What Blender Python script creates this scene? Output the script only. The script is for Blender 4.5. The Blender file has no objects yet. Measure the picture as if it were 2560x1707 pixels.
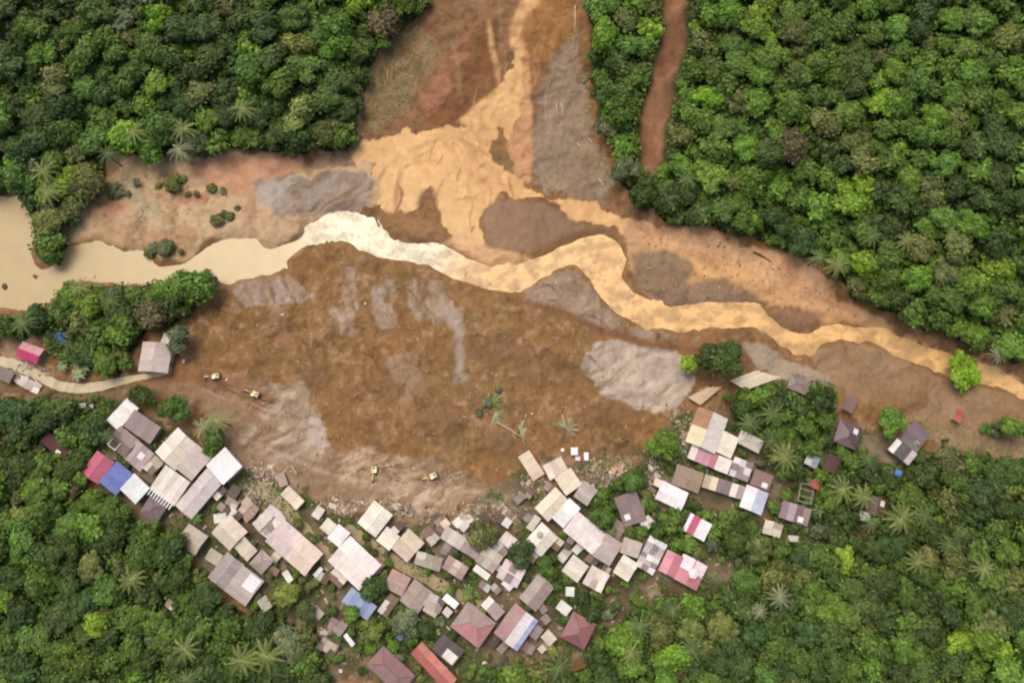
import bpy, math, random
import numpy as np
from mathutils import Vector, Matrix

# ------------------------------------------------------------------ camera
SC = bpy.context.scene
COL = SC.collection
HCAM, PITCH, HFOV = 236.0, math.radians(12.0), math.radians(65.0)
cam_data = bpy.data.cameras.new("camera")
cam = bpy.data.objects.new("camera", cam_data)
COL.objects.link(cam)
cam.location = (0, 0, HCAM)
cam.rotation_euler = (PITCH, 0, 0)
cam_data.sensor_width = 36.0
cam_data.lens = 18.0 / math.tan(HFOV / 2)
cam_data.clip_start, cam_data.clip_end = 1.0, 6000.0
SC.camera = cam

# ------------------------------------------------------------------ sky, sun, exposure
SUN_EL, SUN_AZ = math.radians(67), math.radians(-32)          # azimuth from +Y, clockwise
world = bpy.data.worlds.new("World")
SC.world = world
world.use_nodes = True
nt = world.node_tree
nt.nodes.clear()
sky = nt.nodes.new("ShaderNodeTexSky")
sky.sky_type = 'NISHITA'
sky.sun_disc = False
sky.sun_elevation, sky.sun_rotation = SUN_EL, SUN_AZ
sky.air_density, sky.dust_density, sky.ozone_density = 0.8, 6.0, 0.3
bg = nt.nodes.new("ShaderNodeBackground")
bg.inputs["Strength"].default_value = 0.15
wo = nt.nodes.new("ShaderNodeOutputWorld")
nt.links.new(sky.outputs[0], bg.inputs[0])
nt.links.new(bg.outputs[0], wo.inputs[0])

sun_data = bpy.data.lights.new("sun", 'SUN')
sun_data.energy, sun_data.angle = 0.8, math.radians(30)
sun_data.color = (1.0, 0.965, 0.92)
sun = bpy.data.objects.new("sun", sun_data)
COL.objects.link(sun)
sdir = Vector((math.cos(SUN_EL) * math.sin(SUN_AZ), math.cos(SUN_EL) * math.cos(SUN_AZ), math.sin(SUN_EL)))
sun.rotation_euler = sdir.to_track_quat('Z', 'Y').to_euler()

SC.view_settings.view_transform = 'Standard'
SC.view_settings.look = 'None'
SC.view_settings.gamma = 1.0
SC.view_settings.exposure = 0.50
SC.cycles.pixel_filter_type = 'BLACKMAN_HARRIS'
SC.cycles.filter_width = 2.1
SC.cycles.max_bounces = 5
SC.cycles.use_denoising = True

# ------------------------------------------------------------------ helpers
RNG = random.Random(7)
NR = np.random.RandomState(11)
KA = 0.645                                    # photo colour -> albedo


def lin(c, k=KA):
    o = []
    for v in c[:3]:
        v /= 255.0
        v = v / 12.92 if v <= 0.04045 else ((v + 0.055) / 1.055) ** 2.4
        o.append(min(v * k, 0.82))
    return tuple(o)


def tag(o, label=None, cat=None, group=None, kind=None):
    if label: o["label"] = label
    if cat: o["category"] = cat
    if group: o["group"] = group
    if kind: o["kind"] = kind
    return o


def mesh_obj(name, verts, faces, mat, parent=None, smooth=False, loc=None, rot=None):
    me = bpy.data.meshes.new(name)
    me.from_pydata([tuple(v) for v in verts], [], faces)
    me.materials.append(mat)
    if smooth:
        me.polygons.foreach_set("use_smooth", [True] * len(me.polygons))
    me.update()
    return link(name, me, parent, loc, rot)


def link(name, me, parent=None, loc=None, rot=None):
    o = bpy.data.objects.new(name, me)
    COL.objects.link(o)
    if parent is not None: o.parent = parent
    if loc is not None: o.location = loc
    if rot is not None: o.rotation_euler = rot
    return o


def empty(name, loc, rz=0.0):
    o = bpy.data.objects.new(name, None)
    o.empty_display_size = 0.5
    COL.objects.link(o)
    o.location = loc
    o.rotation_euler = (0, 0, rz)
    return o


class MB:
    def __init__(s): s.v, s.f = [], []

    def box(s, cx, cy, cz, sx, sy, sz, rz=0.0, ry=0.0, rx=0.0, taper=1.0):
        m = Matrix.Rotation(rz, 3, 'Z') @ Matrix.Rotation(ry, 3, 'Y') @ Matrix.Rotation(rx, 3, 'X')
        b = len(s.v)
        for z in (-.5, .5):
            t = taper if z > 0 else 1.0
            for x, y in ((-.5, -.5), (.5, -.5), (.5, .5), (-.5, .5)):
                p = m @ Vector((x * sx * t, y * sy * t, z * sz))
                s.v.append((p.x + cx, p.y + cy, p.z + cz))
        for f in ((3, 2, 1, 0), (4, 5, 6, 7), (0, 1, 5, 4), (1, 2, 6, 5), (2, 3, 7, 6), (3, 0, 4, 7)):
            s.f.append(tuple(b + i for i in f))
        return s

    def extrude_y(s, prof, y0, y1):           # prof: list of (x,z) counter-clockwise seen from -y
        b, n = len(s.v), len(prof)
        for y in (y0, y1):
            for x, z in prof: s.v.append((x, y, z))
        s.f.append(tuple(b + i for i in range(n)))
        s.f.append(tuple(b + n + i for i in reversed(range(n))))
        for i in range(n):
            j = (i + 1) % n
            s.f.append((b + j, b + i, b + n + i, b + n + j))
        return s

    def tube(s, pts, rad, n=6):
        b = len(s.v)
        for k, p in enumerate(pts):
            p = Vector(p)
            d = (Vector(pts[min(k + 1, len(pts) - 1)]) - Vector(pts[max(k - 1, 0)])).normalized()
            a = d.orthogonal().normalized()
            c = d.cross(a)
            for i in range(n):
                t = 2 * math.pi * i / n
                q = p + (a * math.cos(t) + c * math.sin(t)) * rad[k]
                s.v.append(tuple(q))
        for k in range(len(pts) - 1):
            for i in range(n):
                j = (i + 1) % n
                s.f.append((b + k * n + i, b + k * n + j, b + (k + 1) * n + j, b + (k + 1) * n + i))
        s.f.append(tuple(b + i for i in reversed(range(n))))
        s.f.append(tuple(b + (len(pts) - 1) * n + i for i in range(n)))
        return s

    def build(s, name, mat, parent=None, smooth=False, loc=None, rot=None):
        return mesh_obj(name, s.v, s.f, mat, parent, smooth, loc, rot)


# value noise on arrays
_T = NR.rand(6, 256, 256)


def vnoise(x, y, k=0):
    xi, yi = np.floor(x).astype(np.int64), np.floor(y).astype(np.int64)
    fx, fy = x - xi, y - yi
    fx, fy = fx * fx * (3 - 2 * fx), fy * fy * (3 - 2 * fy)
    t = _T[k % 6]
    a, b = t[xi & 255, yi & 255], t[(xi + 1) & 255, yi & 255]
    c, d = t[xi & 255, (yi + 1) & 255], t[(xi + 1) & 255, (yi + 1) & 255]
    return (a * (1 - fx) + b * fx) * (1 - fy) + (c * (1 - fx) + d * fx) * fy


def fbm(x, y, s, o=4, k=0, g=0.5):
    v, a, t = 0.0, 1.0, 0.0
    for i in range(o):
        ca, sa = math.cos(.7 + 1.1 * i + .5 * k), math.sin(.7 + 1.1 * i + .5 * k)
        v = v + a * vnoise((x * ca - y * sa) / s + 17.3 * i + 31 * k, (x * sa + y * ca) / s - 11.7 * i + 7 * k, k + i)
        t += a
        a *= g
        s *= 0.5
    return v / t


def vstreak(u, v, su, sv, k):
    """noise drawn out along v"""
    r, a, t = 0.0, 1.0, 0.0
    for i in range(4):
        r = r + a * vnoise(u / su + 13.1 * i + k, v / sv + 5.7 * i, k + i)
        t += a
        a *= .72
        su, sv = su * .55, sv * .6
    return r / t


def sstep(a, b, x):
    t = np.clip((x - a) / (b - a), 0, 1)
    return t * t * (3 - 2 * t)


# ------------------------------------------------------------------ from the photograph's pixels to the ground
F = 1280.0 / math.tan(HFOV / 2)
CT, ST = math.cos(PITCH), math.sin(PITCH)
DS = 2560.0 / 2352.0                           # traced outlines were read off at 2352 px


def plane_pt(px, py, z):
    u, v = (px - 1280.0) / F, (853.5 - py) / F
    dx, dy, dz = u, ST + v * CT, -CT + v * ST
    t = (z - HCAM) / dz
    return dx * t, dy * t


def dpoly(p): return [(x * DS, y * DS) for x, y in p]


def inside(X, Y, poly):
    r = np.zeros(X.shape, bool)
    n = len(poly)
    for i in range(n):
        x0, y0 = poly[i]
        x1, y1 = poly[(i + 1) % n]
        if y0 == y1: continue
        c = ((y0 > Y) != (y1 > Y)) & (X < (x1 - x0) * (Y - y0) / (y1 - y0) + x0)
        r ^= c
    return r


def pdist(X, Y, poly, closed=True):
    d = np.full(X.shape, 1e9)
    n = len(poly)
    for i in range(n if closed else n - 1):
        x0, y0 = poly[i]
        x1, y1 = poly[(i + 1) % n]
        ex, ey = x1 - x0, y1 - y0
        t = np.clip(((X - x0) * ex + (Y - y0) * ey) / (ex * ex + ey * ey + 1e-9), 0, 1)
        d = np.minimum(d, np.hypot(X - x0 - t * ex, Y - y0 - t * ey))
    return d


# smooth land form on a coarse grid -----------------------------------------------------------
CX0, CY0, CSTEP, CNX, CNY = -420.0, -240.0, 4.0, 211, 161
cgx, cgy = np.meshgrid(CX0 + CSTEP * np.arange(CNX), CY0 + CSTEP * np.arange(CNY), indexing='ij')
cz = 0.010 * np.clip(cgx, -200, 200)
HILLS = [
    (0.46, 42, [(-900, 440), (0, 440), (60, 480), (240, 380), (420, 378), (700, 372), (830, 330), (850, 170), (1010, 20), (1030, -300), (1030, -1200), (-900, -1200)]),
    (0.46, 46, [(1330, -1200), (1330, -300), (1325, 60), (1365, 330), (1420, 480), (1540, 540), (1760, 580), (1900, 640), (1960, 740), (2100, 790), (2352, 870), (3200, 1000), (3200, -1200)]),
    (0.14, 16, [(-900, 1000), (0, 1000), (200, 1080), (330, 1200), (420, 1230), (480, 1330), (600, 1420), (780, 1568), (780, 2600), (-900, 2600)]),
    (0.17, 18, [(3200, 1060), (2352, 1080), (2100, 1060), (1900, 1200), (1650, 1350), (1400, 1430), (1370, 1568), (1370, 2600), (3200, 2600)]),
]
for slope, cap, p in HILLS:
    wp = [plane_pt(x * DS, y * DS, 0.0) for x, y in p]
    d = np.where(inside(cgx, cgy, wp), pdist(cgx, cgy, wp), 0.0)
    cz = cz + cap * (1 - np.exp(-slope * d / cap))
gx0, gy0 = plane_pt(1170 * DS, 330 * DS, 0)
cz = cz + 0.20 * np.clip(cgy - gy0, 0, 120) * np.exp(-((cgx - gx0) / 55.0) ** 2)
for _ in range(2):                             # soften the creases
    cz[1:-1, 1:-1] = (cz[1:-1, 1:-1] * 2 + cz[:-2, 1:-1] + cz[2:, 1:-1] + cz[1:-1, :-2] + cz[1:-1, 2:]) / 6


def zs(x, y):
    fx = np.clip((np.asarray(x, float) - CX0) / CSTEP, 0, CNX - 1.001)
    fy = np.clip((np.asarray(y, float) - CY0) / CSTEP, 0, CNY - 1.001)
    i, j = fx.astype(int), fy.astype(int)
    a, b = fx - i, fy - j
    return (cz[i, j] * (1 - a) + cz[i + 1, j] * a) * (1 - b) + (cz[i, j + 1] * (1 - a) + cz[i + 1, j + 1] * a) * b


def at(px, py, h=0.0):
    z = 0.0
    for _ in range(14):
        x, y = plane_pt(px, py, z + h)
        z = 0.5 * z + 0.5 * float(zs(x, y))
    x, y = plane_pt(px, py, z + h)
    return x, y


def mpp(px, py):                               # metres per source pixel there
    x, y = at(px, py)
    z = float(zs(x, y))
    return (y * ST + (HCAM - z) * CT) / F


def wpoly(p): return [at(x * DS, y * DS) for x, y in p]


# ------------------------------------------------------------------ fine terrain sheet
def axis(a, b, st, far):
    core = list(np.arange(a, b + st / 2, st))
    out, d = [], st
    x = b
    while x < far:
        d *= 1.28
        x += d
        out.append(x)
    lo, d, x = [], st, a
    while x > -far:
        d *= 1.28
        x -= d
        lo.append(x)
    return np.array(lo[::-1] + core + out)


STEP = 0.42
AX, AY = axis(-178, 178, STEP, 3000), axis(-62, 176, STEP, 3000)
NX, NY = len(AX), len(AY)
X, Y = np.meshgrid(AX, AY, indexing='ij')
Z = zs(X, Y)
n_big = fbm(X, Y, 26, 4, 0)
n_mid = fbm(X, Y, 7, 4, 1)
n_sml = fbm(X, Y, 2.2, 3, 2)
w1, w2 = fbm(X, Y, 9, 4, 3) - .5, fbm(X + 50, Y - 80, 9, 4, 4) - .5
w3, w4 = fbm(X + 9, Y - 3, 2.4, 2, 5) - .5, fbm(X - 20, Y + 8, 2.4, 2, 0) - .5
WXN, WYN = w1 * 2 + w3 * .9, w2 * 2 + w4 * .9
RAG2 = fbm(X - 4 * w2, Y + 4 * w1, 3.0, 5, 2, .65)
RAG = fbm(X + 5 * w1, Y + 5 * w2, 4.5, 5, 4, .6)


def blur(m, r):
    if r < 1: return m
    for ax in (0, 1):
        for _ in range(2):
            c = np.cumsum(np.pad(m, [(r + 1, r) if a == ax else (0, 0) for a in (0, 1)], mode='edge'), axis=ax)
            n = m.shape[ax]
            hi = np.take(c, np.arange(2 * r + 1, 2 * r + 1 + n), axis=ax)
            lo = np.take(c, np.arange(0, n), axis=ax)
            m = (hi - lo) / (2 * r + 1)
    return m


LAST = [None, None]


def mask(wp, soft=1, warp=1.0, teeth=0.0):
    xs, ys = [p[0] for p in wp], [p[1] for p in wp]
    pad = 3 * warp + (soft + 2) * STEP * 2 + 1
    i0, i1 = np.searchsorted(AX, min(xs) - pad), np.searchsorted(AX, max(xs) + pad)
    j0, j1 = np.searchsorted(AY, min(ys) - pad), np.searchsorted(AY, max(ys) + pad)
    sl = (slice(i0, i1), slice(j0, j1))
    m = inside(X[sl] + warp * WXN[sl] + teeth * w3[sl], Y[sl] + warp * WYN[sl] + teeth * w4[sl], wp).astype(float)
    out = np.zeros(X.shape)
    if soft >= 2:                              # break the border up into fingers and islands
        b = blur(m, soft * 2)
        m = sstep(.40, .60, b + (RAG[sl] - .5) * 1.25) * (b > .02)
    else: m = blur(m, soft)
    out[sl] = m
    LAST[0], LAST[1] = out, sl
    return out


def stroke(pts, soft=1, warp=.6):               # pts: (x, y, width) in traced px
    L, R_ = [], []
    n = len(pts)
    for i, (x, y, w) in enumerate(pts):
        x0, y0, _ = pts[max(i - 1, 0)]
        x1, y1, _ = pts[min(i + 1, n - 1)]
        dx, dy = x1 - x0, y1 - y0
        l = math.hypot(dx, dy) + 1e-6
        L.append((x - dy / l * w / 2, y + dx / l * w / 2))
        R_.append((x + dy / l * w / 2, y - dx / l * w / 2))
    return mask(wpoly(L + R_[::-1]), soft, warp)


COLR = np.empty(X.shape + (3,))
WET = np.zeros(X.shape)


def lerp_cols(cols, t):
    cols = np.array([lin(c) for c in cols])
    t = np.clip(t, 0, .9999) * (len(cols) - 1)
    i = t.astype(int)
    f = (t - i)[..., None]
    return cols[i] * (1 - f) + cols[i + 1] * f


def paint(m, cols, t=None, wet=None, k=1.0):
    sl = LAST[1] if m is LAST[0] else (slice(None), slice(None))
    m = m[sl] * k
    m3 = m[..., None]
    if isinstance(cols[0], (int, float)): c = np.array(lin(cols))
    else: c = lerp_cols(cols, (n_mid * 1.6 - .3 if t is None else t)[sl])
    COLR[sl] = COLR[sl] * (1 - m3) + c * m3
    if wet is not None: WET[sl] = WET[sl] * (1 - m) + wet * m


# main mud: streaky flow mottling
flow = fbm(X + 16 * w1, Y * .7 + 16 * w2, 5.5, 5, 2)
flow2 = fbm(X * .55 + Y * .3 + 10 * w2, Y * .7 - X * .25 + 10 * w1, 9, 4, 4)
paint(np.ones(X.shape), [(104, 77, 42), (126, 95, 54), (141, 106, 62), (144, 105, 62), (137, 110, 65), (154, 126, 86)], (flow - .5) * .9 + .44 + (n_sml - .5) * .22)
paint(sstep(.60, .72, flow2), [(160, 134, 106), (178, 154, 132)], n_mid, k=.75 * sstep(25, -45, X))
paint(sstep(.56, .70, n_big), (132, 105, 62), k=.4)
st1 = vstreak(X * .94 + Y * .34 + 10 * w1, Y * .94 - X * .34 + 12 * w2, 1.9, 9.0, 5)          # slumped streaks down the slide
st2 = vstreak(Y * .85 - X * .52 + 9 * w2, X * .85 + Y * .52 + 12 * w1, 1.7, 8.0, 1)
paint(sstep(.56, .66, st1), [(168, 128, 86), (182, 146, 108)], n_sml, k=.34)
paint(sstep(.58, .70, 1 - st1), (116, 82, 50), k=.36)
paint(sstep(.60, .70, st2), [(164, 120, 80), (178, 148, 110)], n_mid, k=.28)
paint(sstep(.60, .70, 1 - st2), (120, 88, 52), k=.32)
paint(sstep(.66, .74, n_sml), (188, 154, 122), k=.4)
paint(sstep(.68, .76, 1 - n_sml), (100, 70, 42), k=.45)

FOREST = {
    'upper_west': [(-320, -330), (1010, -330), (1000, 0), (900, 85), (845, 150), (830, 240), (815, 320), (780, 345), (690, 352), (540, 340), (400, 355), (300, 355), (215, 345), (245, 425), (195, 480), (155, 540), (138, 600), (85, 605), (58, 455), (-320, 435)],
    'upper_east': [(1345, -330), (2680, -330), (2680, 900), (2480, 860), (2352, 830), (2100, 745), (1970, 690), (1910, 600), (1760, 545), (1640, 518), (1540, 510), (1440, 440), (1395, 330), (1358, 150)],
    'river_bank': [(-120, 725), (50, 728), (120, 700), (150, 655), (300, 665), (400, 650), (480, 655), (470, 690), (400, 745), (330, 765), (310, 790), (300, 850), (200, 860), (110, 800), (130, 770), (90, 760), (-120, 790)],
    'lower_west': [(-320, 905), (180, 925), (290, 915), (240, 960), (232, 1030), (185, 1070), (200, 1110), (270, 1150), (310, 1200), (420, 1225), (470, 1340), (580, 1420), (720, 1440), (745, 1568), (745, 1800), (-320, 1800)],
    'lower_east': [(1400, 1440), (1520, 1375), (1640, 1375), (1720, 1290), (1650, 1240), (1700, 1205), (1880, 1255), (1960, 1220), (2060, 1240), (2085, 1090), (2140, 1035), (2220, 1040), (2352, 1062), (2480, 1062), (2680, 1100), (2680, 1800), (1080, 1800), (1090, 1545), (1180, 1530), (1340, 1540), (1375, 1470)],
    'village_east': [(1650, 905), (1720, 885), (1770, 885), (1905, 885), (1930, 960), (1895, 1010), (1850, 1090), (1790, 1100), (1770, 1000), (1690, 965)],
    'village_far': [(1850, 985), (1905, 1000), (1960, 1045), (2040, 1070), (2120, 1030), (2130, 1110), (2070, 1230), (1960, 1215), (1880, 1245), (1790, 1235), (1760, 1190), (1830, 1130)],
    'village_south': [(1340, 1140), (1470, 1060), (1520, 1180), (1560, 1160), (1720, 1190), (1760, 1230), (1640, 1260), (1560, 1300), (1480, 1230), (1400, 1230)],
    'village_lower': [(740, 1440), (880, 1370), (960, 1400), (1040, 1470), (960, 1490), (840, 1500), (760, 1500)],
    'hollow': [(1200, 1330), (1270, 1270), (1330, 1360), (1420, 1390), (1360, 1420), (1310, 1410)],
}
FMASK = np.zeros(X.shape)
for k, p in FOREST.items():
    m = mask(wpoly(p), 3, 1.2)
    FMASK = np.maximum(FMASK, m * (0.75 if k.startswith(('vill', 'holl')) else 1))
paint(FMASK, [(58, 60, 30), (74, 70, 38), (92, 82, 50)], n_mid)
OUT = np.clip(sstep(176, 200, np.abs(X)) + sstep(176, 205, Y) * (1 - np.exp(-((X - gx0) / 26.0) ** 4)) + sstep(-52, -64, Y), 0, 1)
paint(OUT, [(58, 66, 30), (76, 84, 40), (92, 96, 50)], n_mid)
far = (np.abs(X) > 150) | (Y > 168) | (Y < -55)

# gully
GUL = mask(wpoly([(1010, -60), (1325, -60), (1328, 150), (1368, 330), (1410, 470), (1480, 530), (1300, 490), (1150, 430), (820, 350), (848, 160), (905, 95)]), 3, 1.0)
paint(GUL, [(122, 92, 58), (140, 104, 68), (146, 114, 80)], flow)


def P(pts, cols, soft=2, warp=.9, wet=None, k=1.0, t=None):
    paint(mask(wpoly(pts), soft, warp), cols, t, wet, k)


P([(848, 150), (960, 50), (1015, 120), (960, 210), (900, 300), (830, 320)], [(132, 108, 70), (158, 130, 92)], 4)
P([(1090, 45), (1150, 55), (1175, 150), (1110, 265), (1060, 292), (955, 302), (985, 205)], [(122, 82, 46), (140, 98, 60)], 3)
paint(stroke([(1085, 55, 22), (1060, 120, 26), (1015, 200, 34), (960, 285, 40)], 3, .9), [(158, 106, 76), (172, 124, 92)], k=.8)
P([(1330, 40), (1332, 170), (1368, 330), (1415, 475), (1330, 475), (1215, 425), (1218, 330), (1228, 250), (1262, 150)], [(140, 118, 90), (152, 130, 104), (160, 138, 112)], 3)
P([(1190, -30), (1320, -30), (1325, 60), (1262, 135), (1232, 210), (1215, 160), (1192, 80)], [(150, 104, 56), (170, 124, 74)], 3)
P([(1030, -30), (1180, -30), (1150, 50), (1080, 60), (1030, 70)], [(130, 96, 62), (162, 122, 86)], 3)
for k_ in range(16):                           # rills running down the gully
    x0 = RNG.uniform(880, 1340)
    y0 = RNG.uniform(20, 220)
    dx = (1190 - x0) * RNG.uniform(.05, .25)
    paint(stroke([(x0, y0, 5), (x0 + dx * .5, y0 + 60, 9), (x0 + dx, y0 + RNG.uniform(90, 170), 4)], 1, .5),
          RNG.choice([(172, 142, 110), (124, 90, 58), (150, 112, 76)]), k=.5)
# pale mud stream and fan
FANC = [(206, 156, 100), (222, 174, 112), (228, 182, 120), (224, 176, 118)]
for s in ([(1240, -40, 44), (1222, 5, 40), (1196, 40, 26), (1183, 75, 30), (1190, 110, 32), (1202, 140, 18), (1190, 185, 34), (1145, 240, 50), (1075, 300, 64)],
          [(1205, 120, 6), (1212, 180, 12), (1210, 250, 18), (1206, 330, 26), (1206, 420, 20)],
          [(1120, 50, 5), (1128, 110, 12), (1142, 165, 8), (1150, 205, 5)]):
    paint(stroke(s, 1, .7), [(204, 152, 98), (220, 172, 114), (226, 182, 124)], flow, .5)
def G(pts): return wpoly([((800 + x / 1.809) / DS, y / 1.809 / DS) for x, y in pts])     # traced on a closer view


# salmon film right of the stream
paint(mask(G([(905, 250), (950, 250), (955, 420), (948, 560), (965, 700), (935, 840), (880, 790), (835, 690), (880, 560), (895, 420)]), 1, .8), [(186, 132, 88), (202, 150, 104), (196, 142, 98)], flow, .4, .9)
FAN = mask(G([(135, 715), (200, 650), (330, 622), (392, 575), (432, 602), (470, 590), (560, 580), (640, 590), (690, 540), (760, 450), (830, 380), (872, 310), (885, 245), (915, 245), (925, 330), (905, 430), (900, 520), (880, 600), (850, 650), (820, 570), (795, 650), (768, 690), (812, 762), (872, 792), (930, 842), (1000, 890), (1022, 915), (1150, 905), (1262, 920), (1300, 960), (1400, 1010), (1470, 1060), (1420, 1090), (1340, 1040), (1240, 1010), (1160, 1010), (1090, 950), (1000, 905), (862, 905), (842, 868), (802, 890), (790, 920), (742, 960), (722, 1020), (742, 1100), (720, 1140), (650, 1130), (600, 1080), (545, 1000), (552, 960), (530, 920), (502, 855), (470, 862), (478, 920), (430, 960), (360, 972), (300, 960), (262, 920), (250, 850), (232, 790), (160, 780)]), 0, .45, 2.6)
fanf = vstreak(X * .9 + Y * .43 + 9 * w1, Y * .9 - X * .43 + 9 * w2, 1.5, 7.0, 2)
paint(FAN, [(206, 156, 100), (222, 174, 112), (228, 182, 120), (230, 186, 126), (226, 178, 118)], fanf * .9 + .02 + (n_big - .5) * 1.2, .55)
for k_ in range(26):                           # braids of thinner and thicker mud
    x0, y0 = RNG.uniform(860, 1190), RNG.uniform(300, 480)
    dx, dy = (x0 - 1150) * .12, RNG.uniform(25, 70)
    paint(stroke([(x0, y0, 2), (x0 + dx * .5 + RNG.uniform(-6, 6), y0 + dy * .5, RNG.uniform(4, 9)), (x0 + dx, y0 + dy, 2)], 0, .7) * FAN, RNG.choice([(180, 130, 80), (240, 202, 148), (196, 148, 98), (166, 118, 72)]), k=.6)
for k_ in range(9):                            # thin runnels feeding the fan
    y0 = RNG.uniform(-10, 230)
    x0 = 1200 + RNG.uniform(-90, 70) * (.5 + y0 / 260)
    paint(stroke([(x0, y0, 2), (x0 + RNG.uniform(-12, 8), y0 + 40, RNG.uniform(3, 9)), (x0 + RNG.uniform(-26, 6), y0 + 90, 2)], 0, .6), RNG.choice([(206, 156, 104), (190, 140, 92), (120, 82, 48), (216, 170, 118)]), k=.4)
paint(mask(G([(820, 570), (800, 650), (768, 690), (780, 735), (830, 776), (872, 772), (882, 740), (832, 680), (826, 600)]), 0, .4, 1.6), [(126, 96, 58), (144, 110, 68)], flow, .3)
paint(mask(G([(185, 745), (262, 738), (232, 792), (200, 770)]), 0, .4, 1.6), (166, 108, 80), k=.85)
paint(stroke([((800 + x / 1.809) / DS, y / 1.809 / DS, w_) for x, y, w_ in ((350, 815, 4), (372, 870, 8), (366, 920, 8), (340, 970, 6))], 0, .5), (158, 108, 66), k=.9)
for cx_, cy_, r_ in ((400, 750, 12), (545, 1040, 14), (620, 800, 6), (690, 1040, 12), (660, 1080, 9), (700, 690, 14), (760, 660, 12), (730, 760, 10), (810, 820, 9), (660, 900, 12), (330, 800, 7), (590, 660, 8)):
    paint(mask(G([(cx_ + r_ * RNG.uniform(.5, 1.7) * math.cos(t), cy_ + r_ * RNG.uniform(.4, 1.4) * math.sin(t)) for t in np.arange(0, 6.2, .9)]), 0, .4, 2.0), RNG.choice([(172, 122, 74), (186, 138, 90), (158, 114, 70)]), k=.8)
paint(stroke([((800 + x / 1.809) / DS, y / 1.809 / DS, w_) for x, y, w_ in ((620, 640, 6), (660, 660, 12), (720, 680, 10), (770, 720, 6))], 0, 1.2), (184, 134, 84), k=.7)
paint(stroke([((800 + x / 1.809) / DS, y / 1.809 / DS, w_) for x, y, w_ in ((600, 905, 3), (680, 900, 5), (740, 880, 3))], 0, .8), (188, 140, 88), k=.7)
P([(968, 440), (1000, 434), (1012, 500), (1016, 530), (985, 515), (958, 475)], [(128, 96, 62), (150, 112, 72)], 1, .7)
paint(stroke([(925, 380, 4), (912, 440, 9), (908, 490, 6)], 1, .4), (166, 116, 72))
paint(stroke([(1060, 430, 4), (1100, 425, 5), (1150, 400, 3)], 1, .4), (176, 132, 86), k=.7)
P([(1080, 330), (1100, 350), (1090, 380), (1070, 360)], (190, 146, 96), 1, .8, k=.7)
P([(868, 480), (930, 495), (1000, 515), (1040, 555), (1000, 550), (940, 545), (880, 520)], [(136, 100, 64), (176, 132, 92)], 1, .9)
POND = mask(G([(740, 960), (800, 905), (990, 912), (1090, 960), (1150, 1012), (1250, 1022), (1360, 1062), (1280, 1052), (1200, 1072), (1100, 1102), (960, 1142), (880, 1147), (780, 1122), (745, 1080)]), 1, .3, .6)
paint(POND, [(122, 88, 54), (138, 102, 66), (146, 112, 78)], n_big * 1.3 - .1, .75)
paint(mask(G([(620, 1050), (700, 1090), (770, 1125), (880, 1152), (975, 1172), (900, 1205), (770, 1212), (660, 1160), (560, 1090)]), 1, .4, 1.2), [(206, 154, 104), (224, 178, 126), (230, 188, 136)], flow, .45)
# west bank
P([(225, 335), (330, 365), (430, 365), (540, 350), (690, 355), (720, 395), (850, 375), (872, 440), (870, 480), (760, 490), (700, 520), (640, 565), (580, 560), (500, 550), (420, 600), (350, 590), (260, 560), (150, 555), (130, 520), (240, 425)], [(166, 132, 94), (188, 154, 114), (202, 172, 130), (182, 162, 118)], 2, 1.2, .3, t=flow * 1.5 - .25)
P([(255, 385), (290, 375), (345, 450), (375, 500), (450, 525), (380, 560), (330, 500), (275, 440)], [(172, 156, 118), (190, 168, 126)], 3, 1.0, .4)
P([(420, 392), (500, 360), (690, 362), (700, 390), (640, 430), (540, 455), (470, 425)], [(182, 122, 88), (198, 142, 106), (208, 156, 120)], 3, 1.2, k=.8)
P([(575, 420), (640, 408), (700, 412), (800, 392), (852, 402), (856, 480), (720, 492), (660, 505), (600, 470)], [(132, 104, 76), (152, 132, 110), (166, 150, 132), (180, 166, 150)], 2, 1.2, .2, t=st2 * 2.2 - .6)
P([(590, 430), (630, 415), (660, 440), (645, 480), (600, 475)], (172, 158, 140), 1, .6, .7)
P([(300, 540), (420, 520), (480, 540), (420, 590), (340, 580)], [(196, 160, 112), (180, 130, 90)], 2, 1.2, k=.7)
for k_ in range(40):
    x0, y0 = RNG.uniform(180, 860), RNG.uniform(390, 560)
    r_ = RNG.uniform(8, 34)
    pts_ = [(x0 + 1.5 * r_ * RNG.uniform(.5, 1.5) * math.cos(t), y0 + .6 * r_ * RNG.uniform(.5, 1.2) * math.sin(t)) for t in np.arange(0, 6.2, .7)]
    paint(mask(wpoly(pts_), 2, 1.4), RNG.choice([(204, 158, 124), (178, 118, 84), (140, 104, 68), (176, 156, 110), (150, 128, 78), (206, 176, 140)]) if x0 < 600 else RNG.choice([(150, 130, 110), (172, 156, 138), (128, 98, 68)]), k=RNG.uniform(.35, .75))
# east bank
P([(1430, 520), (1530, 525), (1620, 528), (1750, 575), (1850, 605), (1930, 690), (2040, 745), (2120, 780), (2352, 865), (2352, 900), (1980, 748), (1740, 690), (1490, 690), (1440, 600)], [(184, 138, 96), (206, 162, 118), (216, 174, 128)], 2, 1.2, t=flow * 1.6 - .3)
P([(1490, 555), (1600, 598), (1690, 615), (1750, 655), (1830, 688), (1970, 742), (1900, 742), (1850, 722), (1700, 655), (1660, 642), (1565, 660), (1600, 620), (1560, 590), (1470, 568)], [(206, 156, 98), (222, 176, 112)], 1, 1.0, .45)
P([(1445, 585), (1520, 575), (1590, 610), (1572, 652), (1660, 640), (1742, 690), (1600, 700), (1540, 706), (1470, 672)], [(140, 114, 88), (158, 132, 104)], 1, .9)
P([(1765, 715), (1830, 705), (1902, 720), (1850, 757), (1800, 752)], (150, 114, 84), 1, .8)
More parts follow.
